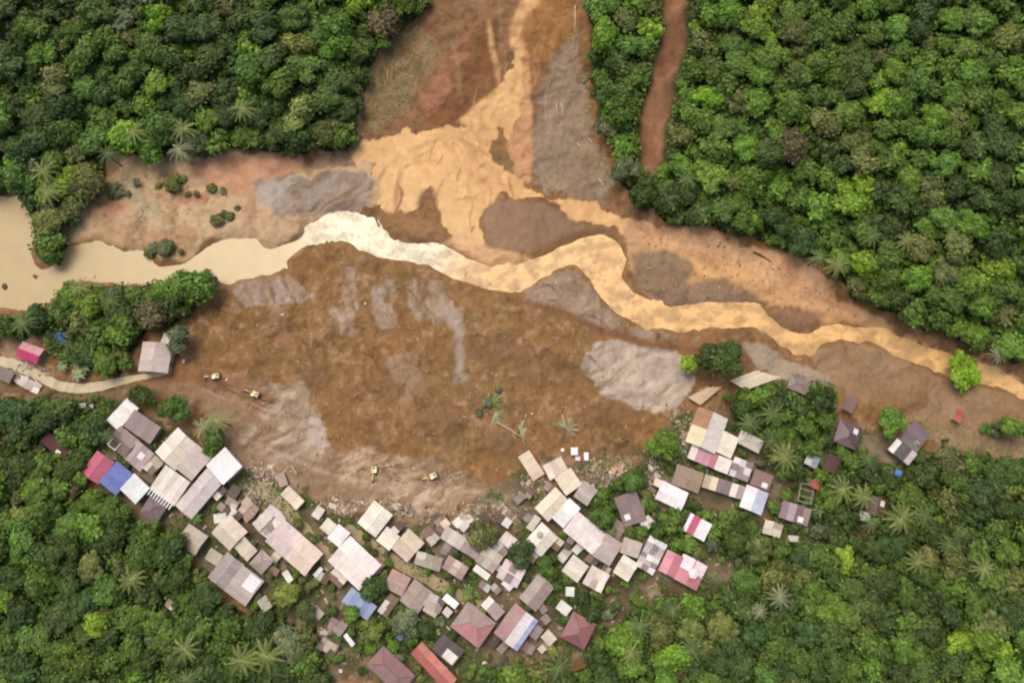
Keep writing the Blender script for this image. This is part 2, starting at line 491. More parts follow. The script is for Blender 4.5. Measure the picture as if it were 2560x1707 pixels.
for k_ in range(14):
    x0, y0 = RNG.uniform(1480, 1900), 0
    y0 = 560 + (x0 - 1480) * .33 + RNG.uniform(-10, 45)
    paint(stroke([(x0, y0, 3), (x0 + 40, y0 + 14, 8), (x0 + 90, y0 + 30 + RNG.uniform(-6, 10), 3)], 1, .6), RNG.choice([(150, 108, 70), (212, 166, 118), (176, 126, 84)]), k=.6)
# grey silt and pale sand on the slide
GREY = [(134, 106, 76), (156, 134, 108), (170, 150, 130), (178, 160, 144), (196, 180, 164)]
for p in ([(785, 600), (822, 610), (828, 700), (805, 775), (768, 765), (788, 690)],
          [(745, 720), (775, 715), (790, 765), (765, 760)],
          [(865, 660), (900, 650), (905, 740), (880, 765), (860, 740)],
          [(930, 640), (1030, 650), (1048, 720), (1050, 745), (1000, 745), (940, 740)],
          [(525, 655), (620, 635), (690, 650), (720, 690), (640, 700), (560, 720)]):
    paint(mask(wpoly(p), 2, 1.6) * np.clip(.35 + 1.7 * (RAG2 - .3), .15, 1), GREY, st1 * 2.2 - .6, .15, .92)
paint(stroke([(1030, 715, 40), (1056, 760, 26), (1058, 820, 18), (1056, 858, 16), (1060, 878, 46)], 1, .5), [(158, 138, 116), (172, 152, 132)], wet=.4)
P([(1185, 672), (1240, 640), (1300, 612), (1340, 622), (1385, 695), (1440, 748), (1560, 772), (1610, 792), (1500, 778), (1350, 755), (1250, 706)], [(136, 110, 84), (154, 130, 104), (166, 142, 118), (176, 154, 132)], 2, .7, t=st2 * 1.9 - .45)
P([(1325, 832), (1380, 783), (1560, 793), (1580, 850), (1605, 870), (1572, 925), (1520, 955), (1440, 932), (1368, 890)], [(150, 128, 102), (172, 154, 132), (184, 168, 146), (190, 172, 150), (200, 184, 164)], 2, 1.0, .1, t=st2 * 1.9 - .45)
P([(1520, 945), (1570, 940), (1575, 1000), (1545, 965)], (176, 158, 138), 2, .7)
P([(1690, 785), (1760, 798), (1860, 845), (1945, 890), (1850, 885), (1740, 855)], [(158, 140, 116), (176, 158, 136)], 2, 1.0)
P([(450, 900), (560, 872), (720, 950), (770, 1050), (960, 1050), (1110, 1105), (1230, 1150), (1210, 1210), (900, 1170), (700, 1150), (560, 1090)], [(138, 112, 82), (156, 132, 102), (168, 146, 118)], 3, 1.4, k=.75, t=st2 * 1.8 - .4)
P([(590, 872), (700, 878), (742, 965), (745, 1062), (640, 1070), (545, 1010), (600, 945)], [(136, 108, 78), (160, 136, 108), (176, 154, 128), (194, 176, 154)], 3, 1.3, t=st2 * 2.2 - .6, k=.9)
P([(680, 950), (742, 960), (740, 1040), (700, 1010)], (196, 180, 160), 2, 1.3, k=.8)
P([(760, 1062), (820, 1030), (960, 1055), (1000, 1105), (1080, 1125), (1210, 1145), (1215, 1195), (1060, 1205), (920, 1150), (780, 1115)], [(140, 110, 78), (166, 138, 106), (190, 164, 132), (208, 186, 156)], 3, 1.4, t=st2 * 2.2 - .6, k=.92)
P([(700, 1120), (860, 1120), (830, 1180), (760, 1170)], (150, 122, 90), 3, 1.2, k=.7)
P([(1840, 800), (2000, 782), (2150, 858), (2352, 915), (2400, 1080), (2200, 1020), (2060, 945), (1930, 895)], [(136, 106, 70), (154, 124, 90), (164, 136, 102)], 2, 1.0, t=flow2 * 1.4 - .2)
P([(2000, 895), (2130, 900), (2130, 950), (2040, 940)], (136, 100, 60), 2, .8, .4, .8)
P([(2020, 960), (2352, 1000), (2352, 1050), (2180, 1040)], [(140, 116, 82), (166, 138, 106)], 3, 1.2)
paint(stroke([(1180, 690, 4), (1260, 708, 16), (1360, 752, 18), (1470, 788, 20), (1580, 802, 16), (1660, 800, 18)], 1, .6), (128, 90, 58))
P([(520, 570), (640, 600), (640, 640), (530, 650)], (150, 112, 70), 2, 1, k=.4)
for k_ in range(70):                           # slumped clods, pale scars and olive turf remnants
    while True:
        x0, y0 = RNG.uniform(470, 1560), RNG.uniform(580, 1130)
        if inside(np.array([x0]), np.array([y0]), [(520, 680), (660, 620), (760, 560), (1000, 620), (1160, 690), (1560, 800), (1500, 1040), (1200, 1050), (1150, 1140), (900, 1100), (640, 1030), (470, 860)])[0]: break
    r_ = RNG.uniform(8, 28)
    pts_ = [(x0 + r_ * RNG.uniform(.5, 1.5) * math.cos(t), y0 + r_ * RNG.uniform(.4, 1.1) * math.sin(t)) for t in np.arange(0, 6.2, .7)]
    paint(mask(wpoly(pts_), 2, 1.4), RNG.choice([(176, 142, 120), (168, 118, 96), (110, 78, 44), (128, 110, 58), (176, 128, 84), (150, 128, 108)]), k=RNG.uniform(.2, .5) * (1 if x0 < 1000 else .6))
for k_ in range(26):                           # cracks and scarps
    x0, y0, a_ = RNG.uniform(560, 1460), RNG.uniform(640, 1060), RNG.uniform(-.5, .9)
    l_ = RNG.uniform(25, 80)
    paint(stroke([(x0, y0, 2), (x0 + l_ * .5 * math.cos(a_), y0 + l_ * .5 * math.sin(a_) + RNG.uniform(-8, 8), 5), (x0 + l_ * math.cos(a_ + .3), y0 + l_ * math.sin(a_ + .3), 2)], 0, .6), (96, 66, 38), k=.65)
# trail through the eastern forest
TRAIL = stroke([(1560, -60, 62), (1550, 70, 48), (1524, 180, 54), (1503, 280, 62), (1496, 350, 54), (1490, 398, 34)], 1, 1.6)
paint(TRAIL, [(98, 68, 42), (126, 90, 60), (140, 100, 68), (160, 116, 84)], flow * 1.8 - .4)
# ground among the houses
VIL = mask(wpoly([(250, 900), (420, 1000), (560, 1080), (690, 1130), (830, 1200), (1060, 1190), (1200, 1060), (1330, 1040), (1480, 1040), (1530, 960), (1640, 930), (1820, 960), (1930, 960), (2010, 1000), (2100, 1020), (2200, 1040), (2200, 1110), (2130, 1130), (2060, 1230), (1960, 1230), (1880, 1250), (1650, 1380), (1500, 1380), (1380, 1520), (1050, 1568), (760, 1568), (600, 1440), (400, 1240), (300, 1220), (190, 1110), (150, 1060), (220, 1000)]), 3, 1.5)
paint(VIL, [(84, 74, 48), (112, 98, 70), (130, 114, 86), (158, 140, 112)], n_mid * 1.5 - .25 + (n_sml - .5) * .5)
paint(VIL * sstep(.46, .60, fbm(X, Y, 6, 3, 5)), [(74, 82, 40), (98, 100, 54)], n_sml, k=.85)
P([(1200, 1100), (1260, 1060), (1310, 1040), (1480, 1045), (1440, 1090), (1340, 1110), (1260, 1150)], [(150, 104, 70), (186, 150, 120)], 2, 1.2, k=.8)
for sx_, sy_, rx_, ry_ in ((615, 1095, 70, 40), (900, 1165, 60, 20), (800, 1165, 50, 20), (1015, 1185, 80, 24), (1150, 1178, 60, 24), (1240, 1110, 50, 34), (1350, 1085, 80, 26), (1420, 1105, 50, 20), (590, 1140, 50, 30)):
    for k_ in range(9):                        # splintered, dusty ground along the buried edge
        x0, y0, r_ = sx_ + RNG.gauss(0, rx_ * .5), sy_ + RNG.gauss(0, ry_ * .5), RNG.uniform(5, 15)
        pts_ = [(x0 + r_ * RNG.uniform(.4, 1.5) * math.cos(t), y0 + r_ * RNG.uniform(.4, 1.3) * math.sin(t)) for t in np.arange(0, 6.2, .8)]
        paint(mask(wpoly(pts_), 1, 1.3), RNG.choice([(214, 192, 164), (190, 164, 134), (122, 96, 70), (160, 132, 104), (202, 176, 150)]), k=RNG.uniform(.4, .85))
P([(-60, 840), (120, 860), (260, 890), (420, 880), (440, 910), (300, 920), (150, 920), (-60, 905)], [(112, 92, 62), (140, 112, 80)], 2, 1.0)
paint(stroke([(300, 880, 30), (400, 868, 46), (520, 880, 50), (620, 930, 60)], 3, 1.0), [(132, 92, 58), (156, 112, 74)], flow, k=.8)
for k_ in range(9):                            # wheel and crawler ruts
    o = RNG.uniform(-26, 26)
    paint(stroke([(330, 880 + o * .4, 3), (430, 885 + o, 6), (540, 915 + o, 6), (640, 975 + o * 1.4, 4)], 1, .4), RNG.choice([(116, 80, 50), (170, 138, 108)]), k=.6)
for k_ in range(8):
    o = RNG.uniform(-22, 22)
    paint(stroke([(560, 1020 + o, 3), (640, 1050 + o, 6), (760, 1100 + o, 6), (900, 1130 + o, 4)], 1, .5), RNG.choice([(130, 96, 64), (196, 176, 150)]), k=.55)

for ex_, ey_ in ((541, 942), (640, 986), (937, 1176), (1082, 1190)):      # ruts, cuts and spoil round the machines
    for k_ in range(9):
        a_, x0, y0 = RNG.uniform(-.35, .5), ex_ / DS + RNG.uniform(-45, 30), ey_ / DS + RNG.uniform(-22, 26)
        l_ = RNG.uniform(30, 80)
        for o_ in (0, 7):
            paint(stroke([(x0, y0 + o_, 2), (x0 + l_ * .5 * math.cos(a_), y0 + o_ + l_ * .5 * math.sin(a_) + 3, 3.4), (x0 + l_ * math.cos(a_), y0 + o_ + l_ * math.sin(a_), 2)], 0, .3), RNG.choice([(104, 76, 50), (116, 86, 58), (186, 162, 132)]), k=.6)
    for k_ in range(4):
        x0, y0, r_ = ex_ / DS + RNG.uniform(-30, 40), ey_ / DS + RNG.uniform(-25, 25), RNG.uniform(5, 12)
        paint(mask(wpoly([(x0 + r_ * RNG.uniform(.6, 1.4) * math.cos(t), y0 + r_ * RNG.uniform(.5, 1.2) * math.sin(t)) for t in np.arange(0, 6.2, .8)]), 1, 1.0), RNG.choice([(96, 72, 48), (150, 128, 104), (182, 158, 128)]), k=.7)
for dx_, dy_, r_ in ((1130, 800, 60), (1260, 860, 80), (1010, 960, 70), (880, 900, 50), (1380, 960, 60), (720, 860, 45), (1150, 1040, 60), (640, 720, 40)):    # damper, darker mud
    paint(mask(wpoly([(dx_ + 1.4 * r_ * RNG.uniform(.5, 1.3) * math.cos(t), dy_ + .6 * r_ * RNG.uniform(.5, 1.3) * math.sin(t)) for t in np.arange(0, 6.2, .6)]), 3, 1.8), [(112, 80, 46), (130, 94, 54)], flow, .45, .55)
# river channel --------------------------------------------------------------
UP = [(60, 450), (78, 545), (66, 590), (95, 622), (130, 602), (150, 566), (235, 556), (285, 582), (345, 572), (352, 612), (420, 606), (470, 566), (520, 546), (580, 549), (620, 571), (680, 546), (720, 506), (760, 488), (830, 486), (868, 510), (900, 552), (950, 556), (1010, 552), (1050, 574), (1070, 594), (1130, 612), (1180, 607), (1230, 592), (1290, 562), (1350, 541), (1385, 533), (1425, 560), (1440, 600), (1432, 640), (1452, 670), (1490, 690), (1540, 706), (1600, 700), (1660, 690), (1740, 692), (1765, 720), (1800, 756), (1850, 768), (1900, 744), (1980, 748), (2040, 752), (2060, 768), (2130, 797), (2180, 805), (2220, 822), (2290, 842), (2352, 880), (2440, 925), (3200, 1120)]
LO = [(3200, 1240), (2440, 960), (2352, 912), (2290, 888), (2210, 872), (2150, 852), (2080, 827), (2010, 787), (1950, 776), (1892, 790), (1872, 815), (1830, 812), (1780, 782), (1740, 752), (1680, 756), (1620, 756), (1560, 762), (1470, 747), (1410, 717), (1380, 682), (1350, 626), (1320, 600), (1290, 616), (1240, 642), (1200, 666), (1160, 676), (1110, 662), (1040, 642), (980, 606), (930, 602), (860, 592), (800, 557), (750, 549), (700, 562), (652, 602), (640, 627), (540, 637), (518, 652), (495, 630), (400, 638), (330, 655), (150, 642), (130, 690), (60, 714), (-30, 708), (-800, 690), (-800, 450), (-30, 455)]
RIV = mask(wpoly(UP + LO), 1, .6)
RIVW = blur(RIV, 9)
RIVB = blur(RIV, 24)
paint(np.clip(RIVW * 2.2, 0, 1) * (1 - RIV) * (1 - FMASK), [(120, 86, 54), (146, 108, 70)], n_sml, .5, .18)
mudm = np.clip(1 - FMASK, 0, 1)
rough = (fbm(X + 6 * w1, Y + 6 * w2, 6, 5, 3) - .5)
near = np.exp(-(np.maximum(np.abs(X) - 178, 0) / 40) ** 2) * np.exp(-(np.maximum(Y - 176, 0) / 40) ** 2) * np.exp(-(np.maximum(-62 - Y, 0) / 40) ** 2)
ridged = 1 - np.abs(fbm(X + 9 * w2, Y + 9 * w1, 7, 4, 5) * 2 - 1)
Z = Z + near * mudm * (rough * 2.4 + (n_sml - .5) * .5 + (ridged - .7) * 1.1 + (st1 - .5) * 1.0) * (1 - .75 * np.maximum(FAN, POND)) * (1 - .6 * VIL)
Z = Z + near * (1 - RIVB) ** 2 * mudm * .9
ZW = zs(X, Y) - .55
RB2 = blur(RIV, 3)
Z = Z * (1 - RB2) + (ZW - .9) * RB2
Z = np.where((RIV < .02) & (RB2 < .1), np.maximum(Z, ZW + .12), Z)
Z = Z + GUL * (ridged - .7) * .8

TERRX, TERRY = AX, AY


def zt(x, y):
    i = int(np.clip(np.searchsorted(AX, x) - 1, 0, NX - 2))
    j = int(np.clip(np.searchsorted(AY, y) - 1, 0, NY - 2))
    a, b = (x - AX[i]) / (AX[i + 1] - AX[i]), (y - AY[j]) / (AY[j + 1] - AY[j])
    a, b = min(max(a, 0), 1), min(max(b, 0), 1)
    return float((Z[i, j] * (1 - a) + Z[i + 1, j] * a) * (1 - b) + (Z[i, j + 1] * (1 - a) + Z[i + 1, j + 1] * a) * b)


# ------------------------------------------------------------------ materials
def material(name):
    m = bpy.data.materials.new(name)
    m.use_nodes = True
    n = m.node_tree.nodes
    n.clear()
    out = n.new("ShaderNodeOutputMaterial")
    b = n.new("ShaderNodeBsdfPrincipled")
    m.node_tree.links.new(b.outputs[0], out.inputs[0])
    return m, n, m.node_tree.links, b


def node(n, t, **kw):
    x = n.new(t)
    for k, v in kw.items(): setattr(x, k, v)
    return x


def noise(n, l, scale, detail=4, vec=None, rough=.55):
    x = n.new("ShaderNodeTexNoise")
    x.inputs["Scale"].default_value = scale
    x.inputs["Detail"].default_value = detail
    x.inputs["Roughness"].default_value = rough
    if vec is not None: l.new(vec, x.inputs["Vector"])
    return x


def maprange(n, l, src, a, b, c, d):
    x = n.new("ShaderNodeMapRange")
    for i, v in zip(("From Min", "From Max", "To Min", "To Max"), (a, b, c, d)): x.inputs[i].default_value = v
    l.new(src, x.inputs["Value"])
    return x.outputs[0]


def mulcol(n, l, col, fac):
    x = n.new("ShaderNodeVectorMath")
    x.operation = 'SCALE'
    l.new(col, x.inputs[0])
    l.new(fac, x.inputs["Scale"])
    return x.outputs[0]


def bump(n, l, b, h, strength, dist):
    x = n.new("ShaderNodeBump")
    x.inputs["Strength"].default_value = strength
    x.inputs["Distance"].default_value = dist
    l.new(h, x.inputs["Height"])
    l.new(x.outputs[0], b.inputs["Normal"])


def mat_ground():
    m, n, l, b = material("bare_earth")
    at_ = node(n, "ShaderNodeAttribute", attribute_name="soil")
    wet = node(n, "ShaderNodeAttribute", attribute_name="wet")
    g = n.new("ShaderNodeNewGeometry")
    n1 = noise(n, l, 1.1, 6, g.outputs["Position"], .65)
    n2 = noise(n, l, .28, 4, g.outputs["Position"], .6)
    f1 = maprange(n, l, n1.outputs[0], .28, .72, .80, 1.20)
    f2 = maprange(n, l, n2.outputs[0], .3, .7, .88, 1.12)
    fm = node(n, "ShaderNodeMix", data_type='FLOAT')       # slurry lies smooth, dry earth is crumbly
    wf = maprange(n, l, wet.outputs["Fac"], 0, .5, 0, .85)
    l.new(wf, fm.inputs[0])
    l.new(f1, fm.inputs[2])
    fm.inputs[3].default_value = 1.0
    c = mulcol(n, l, at_.outputs["Color"], fm.outputs[0])
    c = mulcol(n, l, c, f2)
    l.new(c, b.inputs["Base Color"])
    r = maprange(n, l, wet.outputs["Fac"], 0, 1, .92, .32)
    l.new(r, b.inputs["Roughness"])
    b.inputs["Specular IOR Level"].default_value = .3
    bump(n, l, b, n1.outputs[0], .4, .4)
    return m


def mat_river():
    m, n, l, b = material("muddy_water")
    at_ = node(n, "ShaderNodeAttribute", attribute_name="silt")
    rap = node(n, "ShaderNodeAttribute", attribute_name="rapid")
    g = n.new("ShaderNodeNewGeometry")
    n1 = noise(n, l, .8, 6, g.outputs["Position"], .65)
    n2 = noise(n, l, .22, 3, g.outputs["Position"], .5)
    fa = maprange(n, l, n1.outputs[0], .3, .7, -.2, .12)
    mu = node(n, "ShaderNodeMath", operation='MULTIPLY')
    l.new(fa, mu.inputs[0])
    l.new(rap.outputs["Fac"], mu.inputs[1])
    ad = node(n, "ShaderNodeMath", operation='ADD')
    l.new(mu.outputs[0], ad.inputs[0])
    f2 = maprange(n, l, n2.outputs[0], .3, .7, .95, 1.05)
    l.new(f2, ad.inputs[1])
    l.new(mulcol(n, l, at_.outputs["Color"], ad.outputs[0]), b.inputs["Base Color"])
    b.inputs["Roughness"].default_value = .28
    b.inputs["IOR"].default_value = 1.33
    hm = node(n, "ShaderNodeMath", operation='MULTIPLY')
    l.new(n1.outputs[0], hm.inputs[0])
    l.new(rap.outputs["Fac"], hm.inputs[1])
    bump(n, l, b, hm.outputs[0], .45, .4)
    return m


def mat_objcolor(name, rough=.6, n_scale=.6, lo=.8, hi=1.15, spec=.3, bumps=0.0, attr=None, rust=False):
    """base colour = the object's own colour, with stains"""
    m, n, l, b = material(name)
    oi = n.new("ShaderNodeObjectInfo")
    tc = n.new("ShaderNodeTexCoord")
    mp = n.new("ShaderNodeVectorMath")
    mp.operation = 'MULTIPLY_ADD'
    l.new(oi.outputs["Random"], mp.inputs[0])
    mp.inputs[1].default_value = (40, 40, 40)
    l.new(tc.outputs["Object"], mp.inputs[2])
    n1 = noise(n, l, n_scale, 5, mp.outputs[0], .6)
    f = maprange(n, l, n1.outputs[0], .3, .7, lo, hi)
    c = mulcol(n, l, oi.outputs["Color"], f)
    if attr:
        a = node(n, "ShaderNodeAttribute", attribute_name=attr)
        c = mulcol(n, l, c, a.outputs["Fac"])
    if rust:
        sv = n.new("ShaderNodeVectorMath")
        sv.operation = 'MULTIPLY'
        l.new(mp.outputs[0], sv.inputs[0])
        sv.inputs[1].default_value = (2.6, .3, .3)
        n3 = noise(n, l, 1.0, 4, sv.outputs[0], .6)         # runs down the slope
        c = mulcol(n, l, c, maprange(n, l, n3.outputs[0], .35, .65, .86, 1.07))
        n2 = noise(n, l, .9, 6, mp.outputs[0], .7)
        rf = maprange(n, l, n2.outputs[0], .58, .76, 0, .5)
        mx = node(n, "ShaderNodeMix", data_type='RGBA')
        l.new(rf, mx.inputs["Factor"])
        l.new(c, mx.inputs[6])
        mx.inputs[7].default_value = (.20, .115, .07, 1)
        c = mx.outputs[2]
    l.new(c, b.inputs["Base Color"])
    b.inputs["Roughness"].default_value = rough
    b.inputs["Specular IOR Level"].default_value = spec
    if bumps: bump(n, l, b, n1.outputs[0], bumps, .2)
    return m


def mat_plain(name, col, rough=.7, scale=2.0, lo=.75, hi=1.2, metal=0.0):
    m, n, l, b = material(name)
    tc = n.new("ShaderNodeTexCoord")
    n1 = noise(n, l, scale, 5, tc.outputs["Object"], .6)
    f = maprange(n, l, n1.outputs[0], .3, .7, lo, hi)
    rgb = n.new("ShaderNodeRGB")
    rgb.outputs[0].default_value = (*col, 1)
    l.new(mulcol(n, l, rgb.outputs[0], f), b.inputs["Base Color"])
    b.inputs["Roughness"].default_value = rough
    b.inputs["Metallic"].default_value = metal
    return m


def translucent(n, l, b, c):
    out = [x for x in n if x.type == 'OUTPUT_MATERIAL'][0]
    t = n.new("ShaderNodeBsdfTranslucent")
    l.new(c, t.inputs["Color"])
    mx = n.new("ShaderNodeMixShader")
    mx.inputs[0].default_value = .3
    l.new(b.outputs[0], mx.inputs[1])
    l.new(t.outputs[0], mx.inputs[2])
    l.new(mx.outputs[0], out.inputs[0])


def mat_leaf():
    m, n, l, b = material("foliage")
    oi = n.new("ShaderNodeObjectInfo")
    a = node(n, "ShaderNodeAttribute", attribute_name="tint")
    g = n.new("ShaderNodeNewGeometry")
    n1 = noise(n, l, .55, 3, g.outputs["Position"], .6)
    f = maprange(n, l, n1.outputs[0], .3, .7, .72, 1.3)
    c = mulcol(n, l, oi.outputs["Color"], a.outputs["Fac"])
    c = mulcol(n, l, c, f)
    l.new(c, b.inputs["Base Color"])
    b.inputs["Roughness"].default_value = .6
    b.inputs["Specular IOR Level"].default_value = .25
    translucent(n, l, b, c)
    return m


def mat_leaf_attr():
    m, n, l, b = material("mixed_foliage")
    a = node(n, "ShaderNodeAttribute", attribute_name="leafcol")
    l.new(a.outputs["Color"], b.inputs["Base Color"])
    b.inputs["Roughness"].default_value = .6
    b.inputs["Specular IOR Level"].default_value = .25
    translucent(n, l, b, a.outputs["Color"])
    return m


def mat_scrap():
    m, n, l, b = material("scraps")
    a = node(n, "ShaderNodeAttribute", attribute_name="leafcol")
    l.new(a.outputs["Color"], b.inputs["Base Color"])
    b.inputs["Roughness"].default_value = .8
    return m


M_GROUND, M_RIVER = mat_ground(), mat_river()
M_ROOF = mat_objcolor("corrugated_roofing", .5, .45, .86, 1.12, .4, .15, None, True)
M_PAINT = mat_objcolor("painted_panel", .55, .8, .88, 1.08, .4)
M_WALL = mat_objcolor("rendered_wall", .85, .7, .75, 1.12, .2, .3)
M_BOARD = mat_objcolor("weathered_board", .8, 1.4, .65, 1.2, .2, .3)
M_LEAF, M_LEAFA, M_SCRAP = mat_leaf(), mat_leaf_attr(), mat_scrap()
M_BARK = mat_plain("bark", (.12, .09, .06), .9, 3)
M_GLASS = mat_plain("dark_glass", (.03, .035, .04), .15, 1)
M_STEEL = mat_plain("dark_steel", (.05, .047, .042), .6, 3)
M_ROCK = mat_plain("stone", (.20, .17, .13), .9, 1.5)
M_CONC = mat_plain("concrete", (.42, .37, .29), .85, .5, .82, 1.12)


def set_attr(me, name, typ, dom, key, arr):
    a = me.attributes.new(name, typ, dom)
    a.data.foreach_set(key, np.ascontiguousarray(arr, dtype=np.float32).ravel())


def grid_mesh(name, Xg, Yg, Zg, keep=None):
    nx, ny = Xg.shape
    idx = np.arange(nx * ny).reshape(nx, ny)
    q = np.stack([idx[:-1, :-1], idx[1:, :-1], idx[1:, 1:], idx[:-1, 1:]], -1)
    q = q.reshape(-1, 4) if keep is None else q[keep]
    used = np.unique(q)
    remap = np.full(nx * ny, -1)
    remap[used] = np.arange(len(used))
    q = remap[q]
    co = np.stack([Xg, Yg, Zg], -1).reshape(-1, 3)[used]
    return np_mesh(name, co, q, True), used


def np_mesh(name, co, quads, smooth=False):
    me = bpy.data.meshes.new(name)
    nq, k = quads.shape
    me.vertices.add(len(co))
    me.vertices.foreach_set("co", np.ascontiguousarray(co, dtype=np.float32).ravel())
    me.loops.add(nq * k)
    me.loops.foreach_set("vertex_index", np.ascontiguousarray(quads, dtype=np.int32).ravel())
    me.polygons.add(nq)
    me.polygons.foreach_set("loop_start", np.arange(0, nq * k, k, dtype=np.int32))
    if smooth: me.polygons.foreach_set("use_smooth", np.ones(nq, dtype=bool))
    me.update(calc_edges=True)
    return me


me, used = grid_mesh("ground", X, Y, Z)
set_attr(me, "soil", 'FLOAT_COLOR', 'POINT', "color", np.concatenate([COLR.reshape(-1, 3), np.ones((NX * NY, 1))], 1))
set_attr(me, "wet", 'FLOAT', 'POINT', "value", WET.reshape(-1))
me.materials.append(M_GROUND)
tag(link("ground", me), kind="structure")

# river sheet: its colour follows the silt it carries, brighter and rougher where it breaks
RD = blur(RIV, 3) > .03
keep = RD[:-1, :-1] | RD[1:, :-1] | RD[1:, 1:] | RD[:-1, 1:]
xa, _ = at(640 * DS, 600 * DS)
xb, _ = at(760 * DS, 520 * DS)
xc, _ = at(960 * DS, 580 * DS)
xd, _ = at(1090 * DS, 620 * DS)
xe, _ = at(1500 * DS, 720 * DS)
rx = X + 6 * w1
c_pool, c_foam, c_or = np.array(lin((206, 182, 132))), np.array(lin((244, 230, 194))), np.array(lin((228, 182, 118)))
t1, t2 = sstep(xa, xb, rx)[..., None], sstep(xc, xd, rx)[..., None]
silt = (c_pool * (1 - t1) + c_foam * t1) * (1 - t2) + c_or * t2
streak = fbm(X + 9 * w1, Y * 1.6 + 9 * w2, 4.2, 5, 1, .6)
silt = silt * (1 + (sstep(.38, .62, streak) - .55)[..., None] * .40 * t1) * (1 - .24 * sstep(.66, .76, fbm(X, Y, 2.0, 3, 3)) * t1[..., 0])[..., None] * (1 - .14 * sstep(-90, -150, X) * (.4 + n_big))[..., None]
rapid = np.clip(t1[..., 0] * (1 - .45 * t2[..., 0]) + .06, 0, 1)
ZR = ZW + (fbm(X, Y, 1.8, 3, 4) - .5) * .35 * rapid + (fbm(X, Y, 6, 2, 2) - .5) * .3 * rapid
me, used = grid_mesh("river", X, Y, ZR, keep)
set_attr(me, "silt", 'FLOAT_COLOR', 'POINT', "color", np.concatenate([silt.reshape(-1, 3), np.ones((NX * NY, 1))], 1)[used])
set_attr(me, "rapid", 'FLOAT', 'POINT', "value", rapid.reshape(-1)[used])
me.materials.append(M_RIVER)
tag(link("river", me), kind="structure")

# ------------------------------------------------------------------ roads
def strip(name, pts, wid, lift, mat, seg=6, jag=.15):
    w = [at(x * DS, y * DS) for x, y in pts]
    dense = []
    for i in range(len(w) - 1):
        for k in range(seg): dense.append(Vector(w[i]).lerp(Vector(w[i + 1]), k / seg))
    dense.append(Vector(w[-1]))
    for _ in range(4):
        dense = [dense[0]] + [(dense[i - 1] + dense[i] * 2 + dense[i + 1]) / 4 for i in range(1, len(dense) - 1)] + [dense[-1]]
    v, f = [], []
    for i, p in enumerate(dense):
        d = (dense[min(i + 1, len(dense) - 1)] - dense[max(i - 1, 0)]).normalized()
        nrm = Vector((-d.y, d.x))
        ww = wid if not callable(wid) else wid(i / (len(dense) - 1))
        cs = [-.5, -.25, 0, .25, .5]
        z = max(zt(p.x + nrm.x * ww * c, p.y + nrm.y * ww * c) for c in cs) + lift
        for c in (-.5, .5):
            j = RNG.uniform(-jag, jag)
            q = p + nrm * (ww * c + j)
            v.append((q.x, q.y, z))
            v.append((q.x, q.y, z - 1.2))
    for i in range(len(dense) - 1):
        a, b = i * 4, i * 4 + 4
        f += [(a, a + 2, b + 2, b), (a + 1, a, b, b + 1), (a + 2, a + 3, b + 3, b + 2)]
    o = mesh_obj(name, v, f, mat)
    return tag(o, kind="structure")


M_ROAD = mat_plain("road_concrete", lin((212, 196, 158)), .85, .35, .86, 1.1)
M_LANE = mat_plain("lane_dirt", lin((176, 158, 120)), .95, .5, .78, 1.15)
strip("road", [(-160, 845), (-40, 832), (0, 830), (40, 838), (90, 862), (140, 888), (190, 895), (245, 886), (300, 872), (345, 864), (395, 858)], lambda t: 2.9 if t < .66 else 2.9 - 5.4 * (t - .66), .10, M_ROAD)
strip("lane", [(795, 1212), (835, 1239), (892, 1280), (949, 1308), (1001, 1338), (1054, 1366), (1090, 1384), (1150, 1400)], 3.3, .10, M_LANE, jag=.25)
strip("lane", [(600, 1110), (650, 1165), (700, 1220), (750, 1280), (768, 1300)], 4.2, .07, M_LANE, jag=.3)

# ------------------------------------------------------------------ houses
CR = {'a': (180, 960, 4.356), 'b': (420, 1180, 4.126), 'c': (780, 1220, 4.356), 'e': (1080, 1220, 4.611), 'f': (1260, 1100, 4.127),
      'g': (1560, 1000, 4.126), 'h': (1980, 960, 3.564), 'i': (0, 560, 2.45), 'j': (760, 1460, 2.94), 'k': (0, 820, 4.356), 'l': (1500, 860, 3.92), 'm': (420, 1380, 4.796), 'n': (560, 1140, 5.88)}


def cpt(c, p):
    x0, y0, s = CR[c]
    return x0 + p[0] / s, y0 + p[1] / s


WH, CRM, BEI, GRY = (248, 243, 238), (242, 230, 208), (222, 204, 178), (178, 160, 145)
MAU, DMA, PNK, BRN = (162, 140, 134), (118, 96, 96), (204, 128, 134), (150, 118, 98)
PCH, LAV, PKW = (236, 206, 182), (226, 220, 226), (246, 228, 220)
RUST = (142, 104, 84)
